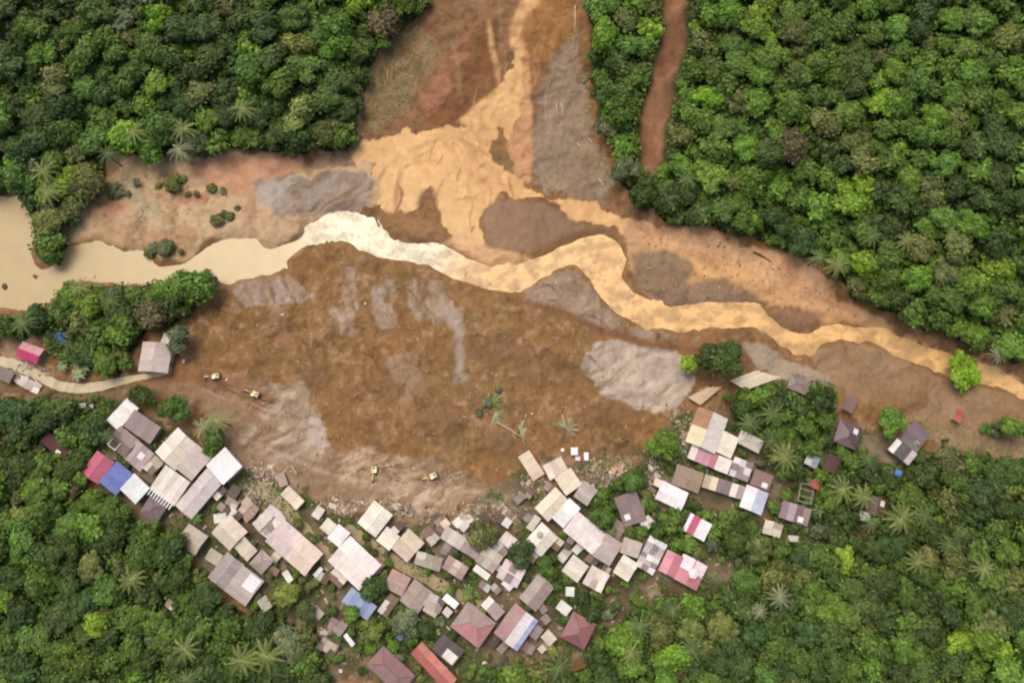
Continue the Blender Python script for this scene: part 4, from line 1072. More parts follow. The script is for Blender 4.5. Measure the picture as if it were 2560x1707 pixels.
def house(idx, crop, quad, kind, cols, words, o):
    q = [cpt(crop, p) for p in quad]
    HQ.append(q)
    eave = o.get('h', 2.7 + .5 * ((idx * 37) % 10) / 10) + (.5 if not o.get('mess') and not o.get('tilt') else .1)
    w = [Vector(at(px, py, eave + .4)) for px, py in q]
    c = sum(w, Vector((0, 0))) / 4
    a = (w[1] - w[0] + w[2] - w[3]) / 2
    b = (w[2] - w[1] + w[3] - w[0]) / 2
    if a.length < b.length: a, b = b, -a if False else Vector((-a.x, -a.y))
    ang = math.atan2(a.y, a.x)
    angb = math.atan2(b.y, b.x) - math.pi / 2
    while angb - ang > math.pi / 2: angb -= math.pi
    while angb - ang < -math.pi / 2: angb += math.pi
    ang = ang * .6 + angb * .4
    L, W = a.length * 1.07, b.length * 1.08
    gz = min(zt(c.x + dx, c.y + dy) for dx in (-2, 0, 2) for dy in (-2, 0, 2))
    name = {'hip': 'hipped_house'}.get(kind, 'house')
    if L * W < 14: name = 'shed'
    if o.get('mess'): name = 'damaged_house'
    R = empty(name, (c.x, c.y, gz), ang)
    ca_, sa_ = math.cos(ang), math.sin(ang)
    HW.append([(c.x + ca_ * u - sa_ * v, c.y + sa_ * u + ca_ * v) for u, v in ((-L / 2 - .5, -W / 2 - .5), (L / 2 + .5, -W / 2 - .5), (L / 2 + .5, W / 2 + .5), (-L / 2 - .5, W / 2 + .5))])
    tag(R, words, {'shed': 'shed', 'damaged_house': 'ruin'}.get(name, 'house'), 'houses of the village')
    tilt = o.get('tilt', 0)
    if tilt: R.rotation_euler = (tilt, tilt * .6, ang)
    pitch = math.tan(math.radians(15 if kind in ('gable', 'hip') else 6))
    ov = min(.45, W * .08)
    hl, hw = L / 2 - ov, W / 2 - ov
    if o.get('raw'): hl, hw = L * .3, W * .22
    rise = pitch * W / 2
    wc = WALLC[idx % len(WALLC)]
    # walls
    mb = MB()
    zb = -1.0
    if kind == 'gable':
        mb.v = [(x, y, z) for x in (-hl, hl) for y, z in ((-hw, zb), (hw, zb), (hw, eave + pitch * ov - .08), (0, eave + rise - .08), (-hw, eave + pitch * ov - .08))]
        mb.f = [(0, 4, 3, 2, 1), (5, 6, 7, 8, 9), (0, 1, 6, 5), (1, 2, 7, 6), (2, 3, 8, 7), (3, 4, 9, 8), (4, 0, 5, 9)]
    elif kind == 'hip' or o.get('raw'):
        mb.box(0, 0, (eave + zb) / 2, 2 * hl, 2 * hw, eave - zb - .06)
    else:
        za, zb2 = eave + pitch * ov - .1, eave + pitch * (W - ov) - .1
        mb.v = [(x, y, z) for x in (-hl, hl) for y, z in ((-hw, zb), (hw, zb), (hw, zb2), (-hw, za))]
        mb.f = [(0, 3, 2, 1), (4, 5, 6, 7), (0, 1, 5, 4), (1, 2, 6, 5), (2, 3, 7, 6), (3, 0, 4, 7)]
    setcol(mb.build('wall', M_WALL, R), wc)
    # door and windows
    dh = min(1.95, eave - .25)
    setcol(MB().box(-hl * .35, -hw - .03, dh / 2, .85, .07, dh).build('door', M_BOARD, R), RNG.choice([(120, 84, 56), (90, 110, 120), (150, 140, 120)]))
    if L * W > 22:
        for s, x in ((-1, hl * .45), (1, -hl * .3), (1, hl * .45)):
            wn = setcol(MB().box(x, s * (hw + .03), 1.5, 1.15, .08, 1.0).build('window', M_PAINT, R), (216, 208, 196))
            MB().box(x, s * (hw + .075), 1.5, .95, .03, .8).build('pane', M_GLASS, wn)
    # roof
    pick = lambda k, side: cols[0]
    n = max(2, int(round(L / 1.9)))
    if o.get('bands'): n = 6

    def colour(k, side):
        t = (k + .5) / n
        if o.get('mudc') and side == 1 and t > .58: return (178, 122, 78)
        if o.get('split'): return o['split'][0] if t < .5 else o['split'][1]
        if o.get('seq'): return cols[min(int(t * len(cols)), len(cols) - 1)]
        if o.get('alt'): return cols[k % len(cols)]
        if o.get('bands'): return cols[1] if k in (1, 2) and n > 4 else cols[0]
        if o.get('bluestrip'): return cols[side]
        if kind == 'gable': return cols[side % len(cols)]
        return cols[k % len(cols)]

    if o.get('raw'):                           # a skewed roof keeps its own outline
        inv = Matrix.Rotation(-ang, 2)
        lc = [inv @ (p - c) for p in w]
        n = 7
        for k in range(n):
            s0, s1 = k / n - .003, (k + 1) / n + .003
            e0, e1 = lc[0].lerp(lc[3], s0), lc[0].lerp(lc[3], s1)
            f0, f1 = lc[1].lerp(lc[2], s0), lc[1].lerp(lc[2], s1)
            z = eave + .02 * (k % 2)
            jx = (f0 - e0).normalized() * RNG.uniform(-.35, .35)
            v = [(*e0, z), (*e1, z), (*(f1 + jx), z + .5), (*(f0 + jx), z + .5)]
            v += [(a_, b_, z_ - .07) for a_, b_, z_ in v]
            f = [(0, 1, 2, 3), (7, 6, 5, 4), (1, 0, 4, 5), (2, 1, 5, 6), (3, 2, 6, 7), (0, 3, 7, 4)]
            setcol(mesh_obj('roof_sheet', v, f, M_ROOF, R), vary(cols[k % len(cols)], .035))
    elif kind in ('gable', 'shed'):
        for side in (0, 1) if kind == 'gable' else (0,):
            for k in range(n):
                x0, x1 = -L / 2 + L * k / n, -L / 2 + L * (k + 1) / n
                lift = .02 * (k % 2) + RNG.uniform(0, .012)
                j = RNG.uniform(-.05, .05)
                if kind == 'gable':
                    s = -1 if side == 0 else 1
                    v, f = ribbed(x0 - .03, x1 + .03, s * (W / 2 + j), eave + lift, s * .04, eave + rise + lift)
                else:
                    v, f = ribbed(x0 - .03, x1 + .03, -W / 2 + j, eave + lift, W / 2 + j * .5, eave + pitch * W + lift)
                sh = mesh_obj('roof_sheet', v, f, M_ROOF, R)
                setcol(sh, vary(colour(k, side), .035))
                if o.get('bluestrip') and side == 0:
                    v, f = ribbed(x0 - .03, x1 + .03, -W / 2 - .05, eave + .07 + lift, -W / 2 + W * .17, eave + .07 + lift + pitch * W * .17)
                    setcol(mesh_obj('roof_sheet', v, f, M_ROOF, R), vary((172, 186, 220)))
        if kind == 'gable':
            setcol(MB().box(0, 0, eave + rise + .06, L + .1, .36, .06).build('ridge_cap', M_ROOF, R), vary(cols[0], .08))
    elif kind == 'hip':
        rl = max(L / 2 - W / 2, L * .12)
        zt_ = eave + rise
        e = [(-L / 2, -W / 2, eave), (L / 2, -W / 2, eave), (L / 2, W / 2, eave), (-L / 2, W / 2, eave)]
        r0, r1 = (-rl, 0, zt_), (rl, 0, zt_)
        dn = lambda p: (p[0], p[1], p[2] - .06)
        for k, pl in enumerate(([e[0], e[1], r1, r0], [e[2], e[3], r0, r1], [e[1], e[2], r1], [e[3], e[0], r0])):
            m_ = len(pl)
            v = list(pl) + [dn(p) for p in pl]
            f = [tuple(range(m_)), tuple(reversed(range(m_, 2 * m_)))] + [((i + 1) % m_, i, m_ + i, m_ + (i + 1) % m_) for i in range(m_)]
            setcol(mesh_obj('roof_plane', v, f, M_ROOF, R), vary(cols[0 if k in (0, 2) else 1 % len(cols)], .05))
        for p0, p1 in ((r0, r1), (e[0], r0), (e[1], r1), (e[2], r1), (e[3], r0)):
            setcol(MB().tube([(p0[0], p0[1], p0[2] + .03), (p1[0], p1[1], p1[2] + .03)], [.11, .11], 5).build('ridge_cap', M_ROOF, R), vary(cols[1 % len(cols)], .05))
    else:                                      # a roof patched from odd sheets
        rows = 3 if o.get('fine') else 2
        n2 = max(2, int(round(L / (1.6 if o.get('fine') else 2.1))))
        g = 1.0 if o.get('mess') else .35
        for r in range(rows):
            for k in range(n2):
                if o.get('mess') and RNG.random() < .12: continue
                x0, x1 = L * k / n2 - L / 2, L * (k + 1) / n2 - L / 2
                y0, y1 = W * r / rows - W / 2, W * (r + 1) / rows - W / 2
                cx, cy = (x0 + x1) / 2, (y0 + y1) / 2
                hx, hy = (x1 - x0) / 2 + .12, (y1 - y0) / 2 + .15
                v, f = ribbed(-hx, hx, -hy, -pitch * hy, hy, pitch * hy)
                z = eave + pitch * (cy + W / 2) + .05 * RNG.random() + .03 * ((r + k) % 2) + (RNG.uniform(-.3, .2) if o.get('mess') else 0)
                sh = mesh_obj('roof_sheet', v, f, M_ROOF, R, loc=(cx + RNG.uniform(-.15, .15) * g, cy + RNG.uniform(-.15, .15) * g, z),
                              rot=(RNG.uniform(-.12, .12) * g, RNG.uniform(-.1, .1) * g, RNG.uniform(-.25, .25) * g))
                setcol(sh, vary(RNG.choice(cols), .06))
    ztop = lambda y: eave + (pitch * (W / 2 - abs(y)) if kind != 'shed' and kind != 'patch' else pitch * (y + W / 2))

    def patch(x, y, sx, sy, c):
        s = 1 if y < 0 or kind == 'shed' else -1
        v, f = ribbed(-sx / 2, sx / 2, -sy / 2, -s * pitch * sy / 2, sy / 2, s * pitch * sy / 2)
        setcol(mesh_obj('patch_sheet', v, f, M_ROOF, R, loc=(x, y, ztop(y) + .13)), c)
    if 'patch' in o: patch(L * .1, W * .05, L * .3, W * .3, o['patch'])
    if 'patch2' in o: patch(L * .2, -W * .18, L * .5, W * .5, o['patch2'])
    if o.get('patchw'): patch(L * .22, -W * .25, min(1.6, L * .3), min(1.5, W * .3), WH)
    if o.get('frame'):
        fx, fy, s2 = -L * .18, -W * .26, min(1.5, W * .22)
        z = ztop(fy) + .1
        fr = MB()
        for sx, sy, lx, ly in ((0, -s2, 2 * s2, .22), (0, s2, 2 * s2, .22), (-s2, 0, .22, 2 * s2), (s2, 0, .22, 2 * s2)):
            fr.box(fx + sx, fy + sy, z, lx, ly, .5)
        setcol(fr.build('roof_opening_frame', M_PAINT, R), WH)
        setcol(MB().box(fx, fy, z - .02, 2 * s2 - .2, 2 * s2 - .2, .2).build('roof_hatch', M_BOARD, R), (112, 88, 74))
    if o.get('slats'):
        for k in range(9):
            setcol(MB().box(-L * .42 + L * .84 * k / 8, -W * .5 - .1, eave + .12, .32, W * .34, .08).build('slat', M_PAINT, R), WH)
        setcol(MB().box(0, -W * .5 - .1, eave + .04, L * .9, .12, .08).build('pergola_beam', M_BOARD, R), (60, 48, 42))
    if o.get('tank'):
        z = ztop(W * .2)
        pts = [(L * .1, W * .2, z - .2), (L * .1, W * .2, z + 1.1), (L * .1, W * .2, z + 1.25)]
        t = setcol(MB().tube(pts, [.85, .85, .45], 14).build('water_tank', M_PAINT, R), (176, 172, 150))
    if o.get('cap'):
        z = ztop(0)
        pts = [(0, -W * .1, z - .1), (0, -W * .1, z + .5), (0, -W * .1, z + .9)]
        setcol(MB().tube(pts, [1.45, 1.45, .2], 6).build('turret_cap', M_PAINT, R), (250, 232, 228))
    return R


for i_, h in enumerate(HOUSES): house(i_, *h)

# low lean-tos squeezed between the houses
RL = random.Random(31)


def quad_dist(px, py):
    p = np.array([[px]]), np.array([[py]])
    d = 1e9
    for q in HQ:
        if abs(q[0][0] - px) > 140 or abs(q[0][1] - py) > 140: continue
        if inside(p[0], p[1], q)[0, 0]: return -1
        d = min(d, float(pdist(p[0], p[1], q)[0, 0]))
    return d


def short_words(s, n=8):
    w = s.split()[:n]
    while w[-1].rstrip(',') in ('the', 'a', 'of', 'by', 'at', 'with', 'and', 'on', 'in', 'one', 'its', 'to', 'from', 'under', 'between', 'beside', 'below', 'above', 'next', 'left', 'half', 'big', 'small', 'along'): w.pop()
    return ' '.join(w).rstrip(',')


CORE = dpoly([(420, 1140), (560, 1110), (640, 1120), (830, 1200), (980, 1190), (1150, 1180), (1230, 1110), (1330, 1110), (1440, 1200), (1480, 1280), (1440, 1330), (1330, 1370), (1330, 1480), (1200, 1500), (1040, 1480), (900, 1400), (760, 1330), (640, 1340), (480, 1300)])
LCOL = {'pale grey': (196, 184, 168), 'rusty': (140, 106, 86), 'cream': (228, 214, 188), 'taupe': (160, 142, 124), 'off-white': (232, 224, 214), 'mauve': (150, 130, 126), 'dark brown': (96, 78, 62)}
nl_, tr_ = 0, 0
n_main = len(HOUSES)
LANEPX = [dpoly([(795, 1212), (835, 1239), (892, 1280), (949, 1308), (1001, 1338), (1054, 1366), (1090, 1384), (1150, 1400)]), dpoly([(600, 1110), (650, 1165), (700, 1220), (750, 1280), (768, 1300)])]
while nl_ < 46 and tr_ < 6000:
    tr_ += 1
    x, y = RL.uniform(450, 1610), RL.uniform(1200, 1640)
    if not inside(np.array([x]), np.array([y]), CORE)[0]: continue
    s = RL.uniform(9, 17)
    if quad_dist(x, y) < s * .75: continue
    if min(pdist(np.array([x]), np.array([y]), L_, False)[0] for L_ in LANEPX) < s + 14: continue
    a = math.radians(RL.choice((40, -50)) + RL.uniform(-12, 12))
    e = RL.uniform(1.0, 1.7)
    ux, uy = math.cos(a) * s * e, math.sin(a) * s * e
    vx, vy = -math.sin(a) * s * .8, math.cos(a) * s * .8
    q = [(x - ux - vx, y - uy - vy), (x + ux - vx, y + uy - vy), (x + ux + vx, y + uy + vy), (x - ux + vx, y - uy + vy)]
    near_ = min(range(n_main), key=lambda i: (sum(p[0] for p in HQ[i]) / 4 - x) ** 2 + (sum(p[1] for p in HQ[i]) / 4 - y) ** 2)
    cn = RL.choice(list(LCOL))
    CR['z'] = (0, 0, 1)
    house(200 + nl_, 'z', q, RL.choice(('shed', 'shed', 'patch')), [LCOL[cn], LCOL[RL.choice(list(LCOL))]], f"low {cn} lean-to by the {short_words(HOUSES[near_][4])}", {'h': RL.uniform(1.4, 2.0)})
    nl_ += 1

# a house shell that never got its roof
R = empty('roofless_house', (*at(*cpt('g', (1850, 965))), 0))
R.location.z = zt(R.location.x, R.location.y)
R.rotation_euler.z = math.radians(-15)
tag(R, "roofless grey wall frame beside the small red roof", "house", 'houses of the village')
for x, y, sx, sy in ((0, -2.6, 3.9, .2), (0, 2.6, 3.9, .2), (-1.9, 0, .2, 5.0), (1.9, 0, .2, 5.0)):
    setcol(MB().box(x, y, .6, sx, sy, 3.2).build('wall', M_WALL, R), (172, 164, 140))
for y in (-1, 1):
    setcol(MB().box(0, y, 2.3, 3.9, .12, .12).build('roof_beam', M_BOARD, R), (190, 178, 150))
HQ.append([cpt('g', p) for p in ((1770, 1040), (1800, 860), (1930, 900), (1900, 1070))])

# things under the trees that must stay in sight
for c_, q_ in (('k', [(540, 90), (580, 10), (730, 50), (725, 215)]), ('h', [(900, 820), (915, 750), (980, 762), (978, 840)]), ('j', [(670, 380), (700, 360), (740, 390), (705, 430)]), ('k', [(840, 790), (1050, 780), (1060, 900), (850, 920)])):
    HQ.append([cpt(c_, p) for p in q_])
# ------------------------------------------------------------------ trees
PAL = {'dark green': (.074, .118, .026), 'deep green': (.060, .102, .026), 'mid green': (.108, .182, .030), 'fresh green': (.132, .232, .030), 'lime green': (.205, .335, .030),
       'olive': (.150, .170, .046), 'grey-green': (.150, .182, .088), 'rusty brown': (.158, .128, .056), 'yellow-green': (.200, .245, .056)}
ICO = []


def ico(sub=2):
    import bmesh
    bm = bmesh.new()
    bmesh.ops.create_icosphere(bm, subdivisions=sub, radius=1)
    v = np.array([x.co[:] for x in bm.verts])
    f = np.array([[x.index for x in y.verts] for y in bm.faces])
    bm.free()
    return v, f


IV, IF = ico()
IV1, IF1 = ico(1)


def crown_arrays(seed, nleaf, style, IV=None, IF=None):
    if IV is None: IV, IF = IV1, IF1
    r = np.random.RandomState(seed)
    nl = {'round': 13, 'spread': 18, 'tall': 11, 'tuft': 22, 'spray': 34, 'filler': 5}[style]
    zsq = {'round': .62, 'spread': .38, 'tall': .9, 'tuft': .5, 'spray': .5, 'filler': .4}[style]
    nl = max(4, int(nl * r.uniform(.75, 1.3)))
    stretch = np.array([r.uniform(.75, 1.1), r.uniform(.75, 1.1), 1])
    shift = r.uniform(-.18, .18, 2)
    lob = []
    while len(lob) < nl:
        p = r.uniform(-1, 1, 3)
        if p[0] ** 2 + p[1] ** 2 + p[2] ** 2 > 1: continue
        p *= .76 * stretch
        p[:2] += shift
        p[2] = abs(p[2]) * zsq * 1.15 - .12
        rad = r.uniform(.16, .48) * {'tuft': .74, 'spread': .8, 'spray': .5, 'filler': 1.1}.get(style, .95)
        if all(np.linalg.norm(p - q[0]) > (.14 if style == 'spray' else .2) for q in lob): lob.append((p, rad))
    lob.append((np.array([0, 0, .05]), .55 * (zsq + .3)))
    V, Q, T = [], [], []
    nv = 0
    tot = sum(rd ** 2 for _, rd in lob)
    for p, rd in lob:
        n = int(nleaf * rd ** 2 / tot) + 1
        d = r.normal(size=(n * 2, 3))
        d[:, 2] = np.abs(d[:, 2]) * 1.0 - .25
        d /= np.linalg.norm(d, axis=1)[:, None]
        d = d[:n]
        lt = r.uniform(.68, 1.34)
        jit = 1 + r.normal(size=n) * .17
        c = p + d * (rd * jit)[:, None] * np.array([1, 1, .9])
        nn = d + np.array([0, 0, .35]) + r.normal(size=(n, 3)) * .36
        nn /= np.linalg.norm(nn, axis=1)[:, None]
        a = np.cross(nn, r.normal(size=(n, 3)))
        a /= np.linalg.norm(a, axis=1)[:, None]
        b = np.cross(nn, a)
        s = r.uniform(.045, .115, n)[:, None] * (1.35 if nleaf < 600 and style != 'filler' else 1) * (1.05 if style != 'tuft' else .85)
        wd = .34 if style == 'spray' else .7
        if style == 'spray': s = s * 1.5
        if style == 'filler': s = s * 1.7
        q = np.stack([c - a * s, c - b * s * wd + a * s * .15, c + a * s, c + b * s * wd + a * s * .15], 1)
        V.append(q.reshape(-1, 3))
        Q.append((np.arange(n * 4).reshape(n, 4) + nv))
        T.append(np.repeat(np.clip(lt * r.uniform(.7, 1.3, n), .4, 1.7), 4))
        nv += n * 4
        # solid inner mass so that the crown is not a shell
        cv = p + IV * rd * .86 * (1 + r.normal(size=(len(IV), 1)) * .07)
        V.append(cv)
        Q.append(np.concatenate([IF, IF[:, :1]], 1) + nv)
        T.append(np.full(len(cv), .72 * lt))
        nv += len(cv)
    return np.concatenate(V), np.concatenate(Q), np.concatenate(T)


def quads_mesh(name, V, Q):
    """quads where the last index repeating the first means a triangle"""
    tri = Q[:, 3] == Q[:, 0]
    me = bpy.data.meshes.new(name)
    nq, ntri = int((~tri).sum()), int(tri.sum())
    loops = np.concatenate([Q[~tri].ravel(), Q[tri][:, :3].ravel()]).astype(np.int32)
    starts = np.concatenate([np.arange(nq) * 4, nq * 4 + np.arange(ntri) * 3]).astype(np.int32)
    me.vertices.add(len(V))
    me.vertices.foreach_set("co", V.astype(np.float32).ravel())
    me.loops.add(len(loops))
    me.loops.foreach_set("vertex_index", loops)
    me.polygons.add(len(starts))
    me.polygons.foreach_set("loop_start", starts)
    me.update(calc_edges=True)
    return me


STYLES = ['round', 'round', 'spray', 'tall', 'spread', 'tuft', 'round', 'tuft', 'spread', 'round', 'tall', 'spray', 'tuft', 'round', 'spread', 'spray']
CROWNS, LOWCROWNS, FILLERS = [], [], []
for k, st in enumerate(STYLES):
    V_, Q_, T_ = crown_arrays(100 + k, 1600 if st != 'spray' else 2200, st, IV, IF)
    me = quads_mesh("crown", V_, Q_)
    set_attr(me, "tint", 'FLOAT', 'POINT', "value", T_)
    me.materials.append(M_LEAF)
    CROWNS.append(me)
    if k < 6: LOWCROWNS.append(crown_arrays(300 + k, 400, st))
    if k < 6: FILLERS.append(crown_arrays(500 + k, 170, 'filler'))
TRUNK = MB().tube([(0, 0, -.12), (.015, .01, .35), (-.01, .02, .7), (0, 0, 1.0)], [.055, .04, .032, .022], 7)
for a_ in range(4):
    t = a_ * 1.6
    TRUNK.tube([(0, 0, .7), (.18 * math.cos(t), .18 * math.sin(t), .9), (.4 * math.cos(t), .4 * math.sin(t), 1.05)], [.022, .016, .008], 5)
_t = TRUNK.build('trunk', M_BARK)
TRUNK_ME = _t.data
bpy.data.objects.remove(_t)


def tree(px, py, rpx, colname, label, group=None, style=None, tall=1.0, name='broadleaf_tree', jitter=.18):
    r = rpx * mpp(px, py)
    hgt = (r * .7 + 1.9) * tall
    x, y = at(px, py, hgt)
    z = zt(x, y)
    R = empty(name, (x, y, z), RNG.uniform(0, 6.28))
    cand = [i for i, s in enumerate(STYLES) if style is None or s == style]
    c = link('crown', CROWNS[RNG.choice(cand)], R, (0, 0, hgt))
    k = RNG.uniform(1 - jitter, 1 + jitter)
    b = PAL[colname]
    c.color = (b[0] * k * RNG.uniform(.9, 1.1), b[1] * k, b[2] * k * RNG.uniform(.85, 1.15), 1)
    e = RNG.uniform(.84, 1.2)
    c.scale = (r * e, r / e * RNG.uniform(.95, 1.08), r * RNG.uniform(.8, 1.1))
    t = link('trunk', TRUNK_ME, R)
    t.scale = (max(2.2, r), max(2.2, r), hgt)
    tag(R, label, 'tree', group)
    return R


# trees that stand by themselves or can be named from what is next to them (traced px)
LONE = [
    (450, 665, 52, 'mid green', "big round green tree jutting over the tan pool", 'round'),
    (480, 655, 30, 'grey-green', "grey-green crown leaning on the big round tree by the pool", 'round'),
    (368, 668, 30, 'fresh green', "smaller fresh green tree left of the big round tree by the pool", 'round'),
    (418, 780, 34, 'grey-green', "pale grey-green tree at the uphill side of the lone taupe roof", 'round'),
    (1655, 828, 58, 'dark green', "large dark tree on the riverside flat beside the pale silt", 'round'),
    (1580, 835, 25, 'lime green', "small lime tree clinging to the large dark riverside tree", 'round'),
    (2218, 855, 42, 'lime green', "lone lime green tree at the bend of the eastern river", 'spread'),
    (330, 905, 33, 'dark green', "dark tree where the concrete road ends in mud", 'round'),
    (400, 935, 42, 'mid green', "leafy green tree above the mauve-grey roof", 'tuft'),
    (492, 1008, 33, 'mid green', "smooth round green tree behind the large cream roof", 'round'),
    (1530, 1022, 46, 'fresh green', "green tree at the slide's edge left of the row house", 'tuft'),
    (2048, 968, 38, 'fresh green', "bright tree above the slate-mauve roof", 'spread'),
    (1108, 1228, 36, 'olive', "olive tree in the middle of the damaged roofs", 'round'),
    (1197, 1270, 34, 'deep green', "very dark tree beside the cream roof with a tank", 'round'),
    (985, 1268, 15, 'deep green', "small dark shrub by the khaki patched roof, nearer the lane", 'round'),
    (1040, 1268, 15, 'deep green', "small dark shrub by the khaki patched roof, away from the lane", 'round'),
    (662, 1372, 38, 'yellow-green', "yellow-green tree in the lower yard, south of the white sheet roof", 'tuft'),
    (700, 1395, 26, 'dark green', "dark tree touching the yellow-green yard tree", 'round'),
    (858, 1348, 30, 'dark green', "grey-dark tree shading the light blue roof", 'round'),
    (805, 1405, 22, 'fresh green', "small bright tree at the lower corner of the light blue roof", 'tuft'),
    (925, 1430, 36, 'grey-green', "grey-green tree below the taupe gable", 'round'),
    (975, 1440, 26, 'dark green', "dark round tree right of the grey-green one below the taupe gable", 'round'),
    (860, 1450, 34, 'yellow-green', "yellow-green tree above the dusky hipped roof", 'tuft'),
    (1250, 1300, 28, 'mid green', "green tree between the striped roof and the cream tank roof", 'tuft'),
    (1390, 1185, 34, 'mid green', "green tree behind the dark taupe roof", 'tuft'),
    (1455, 1105, 30, 'mid green', "tree at the mud's edge left of the pink-tinged white roof", 'round'),
    (2320, 980, 34, 'fresh green', "bright tree at the frame's right edge on the floodplain", 'round'),
    (2290, 975, 18, 'grey-green', "small grey-green bush beside the bright floodplain tree", 'round'),
    (1702, 940, 30, 'dark green', "dark tree behind the mud-smeared cream gable", 'round'),
    (110, 590, 28, 'mid green', "tree islet at the tip of the wooded spur in the pool", 'round'),
    (82, 735, 34, 'deep green', "near-black tree on the pool's lower bank", 'round'),
    (1770, 550, 18, 'lime green', "bright lime bush at the forest edge above the eastern bank", 'spread'),
    (1985, 605, 40, 'lime green', "lime crown beside the palms on the eastern forest edge", 'tall'),
    (2045, 590, 44, 'mid green', "rounded green crown right of the lime one at the eastern forest edge", 'round'),
    (1630, 215, 34, 'lime green', "brightest lime crown on the eastern slope, right of the red trail", 'spread'),
    (1430, 390, 38, 'grey-green', "silvery tree between the gully and the red trail", 'tuft'),
    (1395, 300, 34, 'grey-green', "pale silvery tree above the other silvery one by the gully", 'tuft'),
    (1480, 450, 42, 'dark green', "blue-dark tree at the foot of the red trail", 'tuft'),
    (225, 1430, 34, 'lime green', "rounded lime tree in the lower western forest", 'round'),
    (1940, 1285, 34, 'lime green', "yellowish lime crown below the eastern houses", 'round'),
    (2205, 1470, 34, 'lime green', "lime crown low in the eastern forest", 'spread'),
    (380, 575, 26, 'grey-green', "half-drowned grey-green shrub on the pool's upper shore", 'spray'),
    (400, 425, 26, 'olive', "olive bush standing on the red western bank", 'spray'),
    (500, 505, 20, 'olive', "small olive bush on the western bank nearer the rapids", 'spray'),
    (265, 440, 20, 'grey-green', "grey-green bush at the head of the pale side stream", 'round'),
]
placed = []
for x, y, r, c, lab, st in LONE:
    tree(x * DS, y * DS, r * DS, c, lab, None, st, .38 if 'bush' in lab or 'shrub' in lab else 1.0)
    placed.append((x * DS, y * DS, r * DS))


def quad_dist(px, py):
    p = np.array([[px]]), np.array([[py]])
    d = 1e9
    for q in HQ:
        if abs(q[0][0] - px) > 140 or abs(q[0][1] - py) > 140: continue
        if inside(p[0], p[1], q)[0, 0]: return -1
        d = min(d, float(pdist(p[0], p[1], q)[0, 0]))
    return d


TRAILPX = dpoly([(1525, -160), (1592, -160), (1578, 70), (1556, 180), (1536, 280), (1522, 360), (1505, 405), (1464, 400), (1456, 300), (1480, 190), (1515, 80)])
ROADPX = dpoly([(-160, 845), (0, 826), (90, 858), (190, 892), (260, 884), (430, 862), (520, 880)])
WEIGHTS = {'upper_west': dict(zip(PAL, (28, 9, 32, 13, 4, 9, 3, 2, 1))), 'upper_east': dict(zip(PAL, (15, 3, 40, 27, 5, 7, 2, 1, 1))),
           'lower_west': dict(zip(PAL, (44, 20, 26, 5, 1, 6, 2, 2, 2))), 'lower_east': dict(zip(PAL, (26, 8, 38, 15, 2, 8, 1, 1, 0))),
           'river_bank': dict(zip(PAL, (34, 14, 24, 10, 0, 8, 6, 2, 2)))}
DEFW = dict(zip(PAL, (24, 8, 34, 16, 0, 8, 6, 0, 4)))
cands = []
RT = random.Random(21)
for zone, poly in FOREST.items():
    pp = dpoly(poly)
    xs, ys = [p[0] for p in pp], [p[1] for p in pp]
    small = zone.startswith(('vill', 'holl'))
    area = (max(xs) - min(xs)) * (max(ys) - min(ys))
    NT = int(area / 140)
    P_ = np.array([(RT.uniform(min(xs), max(xs)), RT.uniform(min(ys), max(ys))) for _ in range(NT)])
    ok = inside(P_[:, 0], P_[:, 1], pp)
    ok &= ~inside(P_[:, 0], P_[:, 1], TRAILPX)
    edge = np.minimum(pdist(P_[:, 0], P_[:, 1], pp), pdist(P_[:, 0], P_[:, 1], TRAILPX) * .72)
    road = pdist(P_[:, 0], P_[:, 1], ROADPX, False)
    for it, big in enumerate((46, 39, 32, 25, 19)):
        for i in np.nonzero(ok)[0][it::5]:
            x, y = P_[i]
            r = big * RT.uniform(.85, 1.12) * (.72 if small else 1)
            if not (-170 < x < 2730 and -200 < y < 1820): continue
            if edge[i] < r * .45 or road[i] < r * .75: continue
            if any((x - a) ** 2 + (y - b) ** 2 < ((r + c) * .60) ** 2 for a, b, c in placed): continue
            if 780 < y < 1760 and quad_dist(x, y) < r * .72: continue
            placed.append((x, y, r))
            cands.append((zone, x, y, r))
# the 300 largest inside the frame are trees of their own, the rest is the canopy between them
inframe = [c for c in cands if -8 < c[1] < 2568 and -8 < c[2] < 1715]
inframe.sort(key=lambda c: -c[3])
solo = inframe[:300 - len(LONE)]
sset = set(id(c) for c in solo)
rest = [c for c in cands if id(c) not in sset]
# low crowns closing the gaps
grid_ = {}
for a, b, c in placed: grid_.setdefault((int(a // 60), int(b // 60)), []).append((a, b, c))
fill = []
for zone in ('upper_west', 'upper_east', 'lower_west', 'lower_east', 'river_bank'):
    pp = dpoly(FOREST[zone])
    xs, ys = [p[0] for p in pp], [p[1] for p in pp]
    for _ in range(int((max(xs) - min(xs)) * (max(ys) - min(ys)) / 900)):
        x, y = RT.uniform(max(-30, min(xs)), min(2590, max(xs))), RT.uniform(max(-30, min(ys)), min(1740, max(ys)))
        r = RT.uniform(13, 25)
        gx, gy = int(x // 60), int(y // 60)
        nb = [t for i in (-1, 0, 1) for j in (-1, 0, 1) for t in grid_.get((gx + i, gy + j), ())]
        if any((x - a) ** 2 + (y - b) ** 2 < (c * .66 + r * .2) ** 2 for a, b, c in nb): continue
        X1, Y1 = np.array([x]), np.array([y])
        if not inside(X1, Y1, pp)[0] or pdist(X1, Y1, pp)[0] < r * .3: continue
        if inside(X1, Y1, TRAILPX)[0] or pdist(X1, Y1, TRAILPX)[0] < r * .6 or pdist(X1, Y1, ROADPX, False)[0] < r: continue
        if 780 < y < 1760 and quad_dist(x, y) < r * .7: continue
        grid_.setdefault((gx, gy), []).append((x, y, r))
        fill.append((zone, x, y, r))
        if len(fill) > 900: break


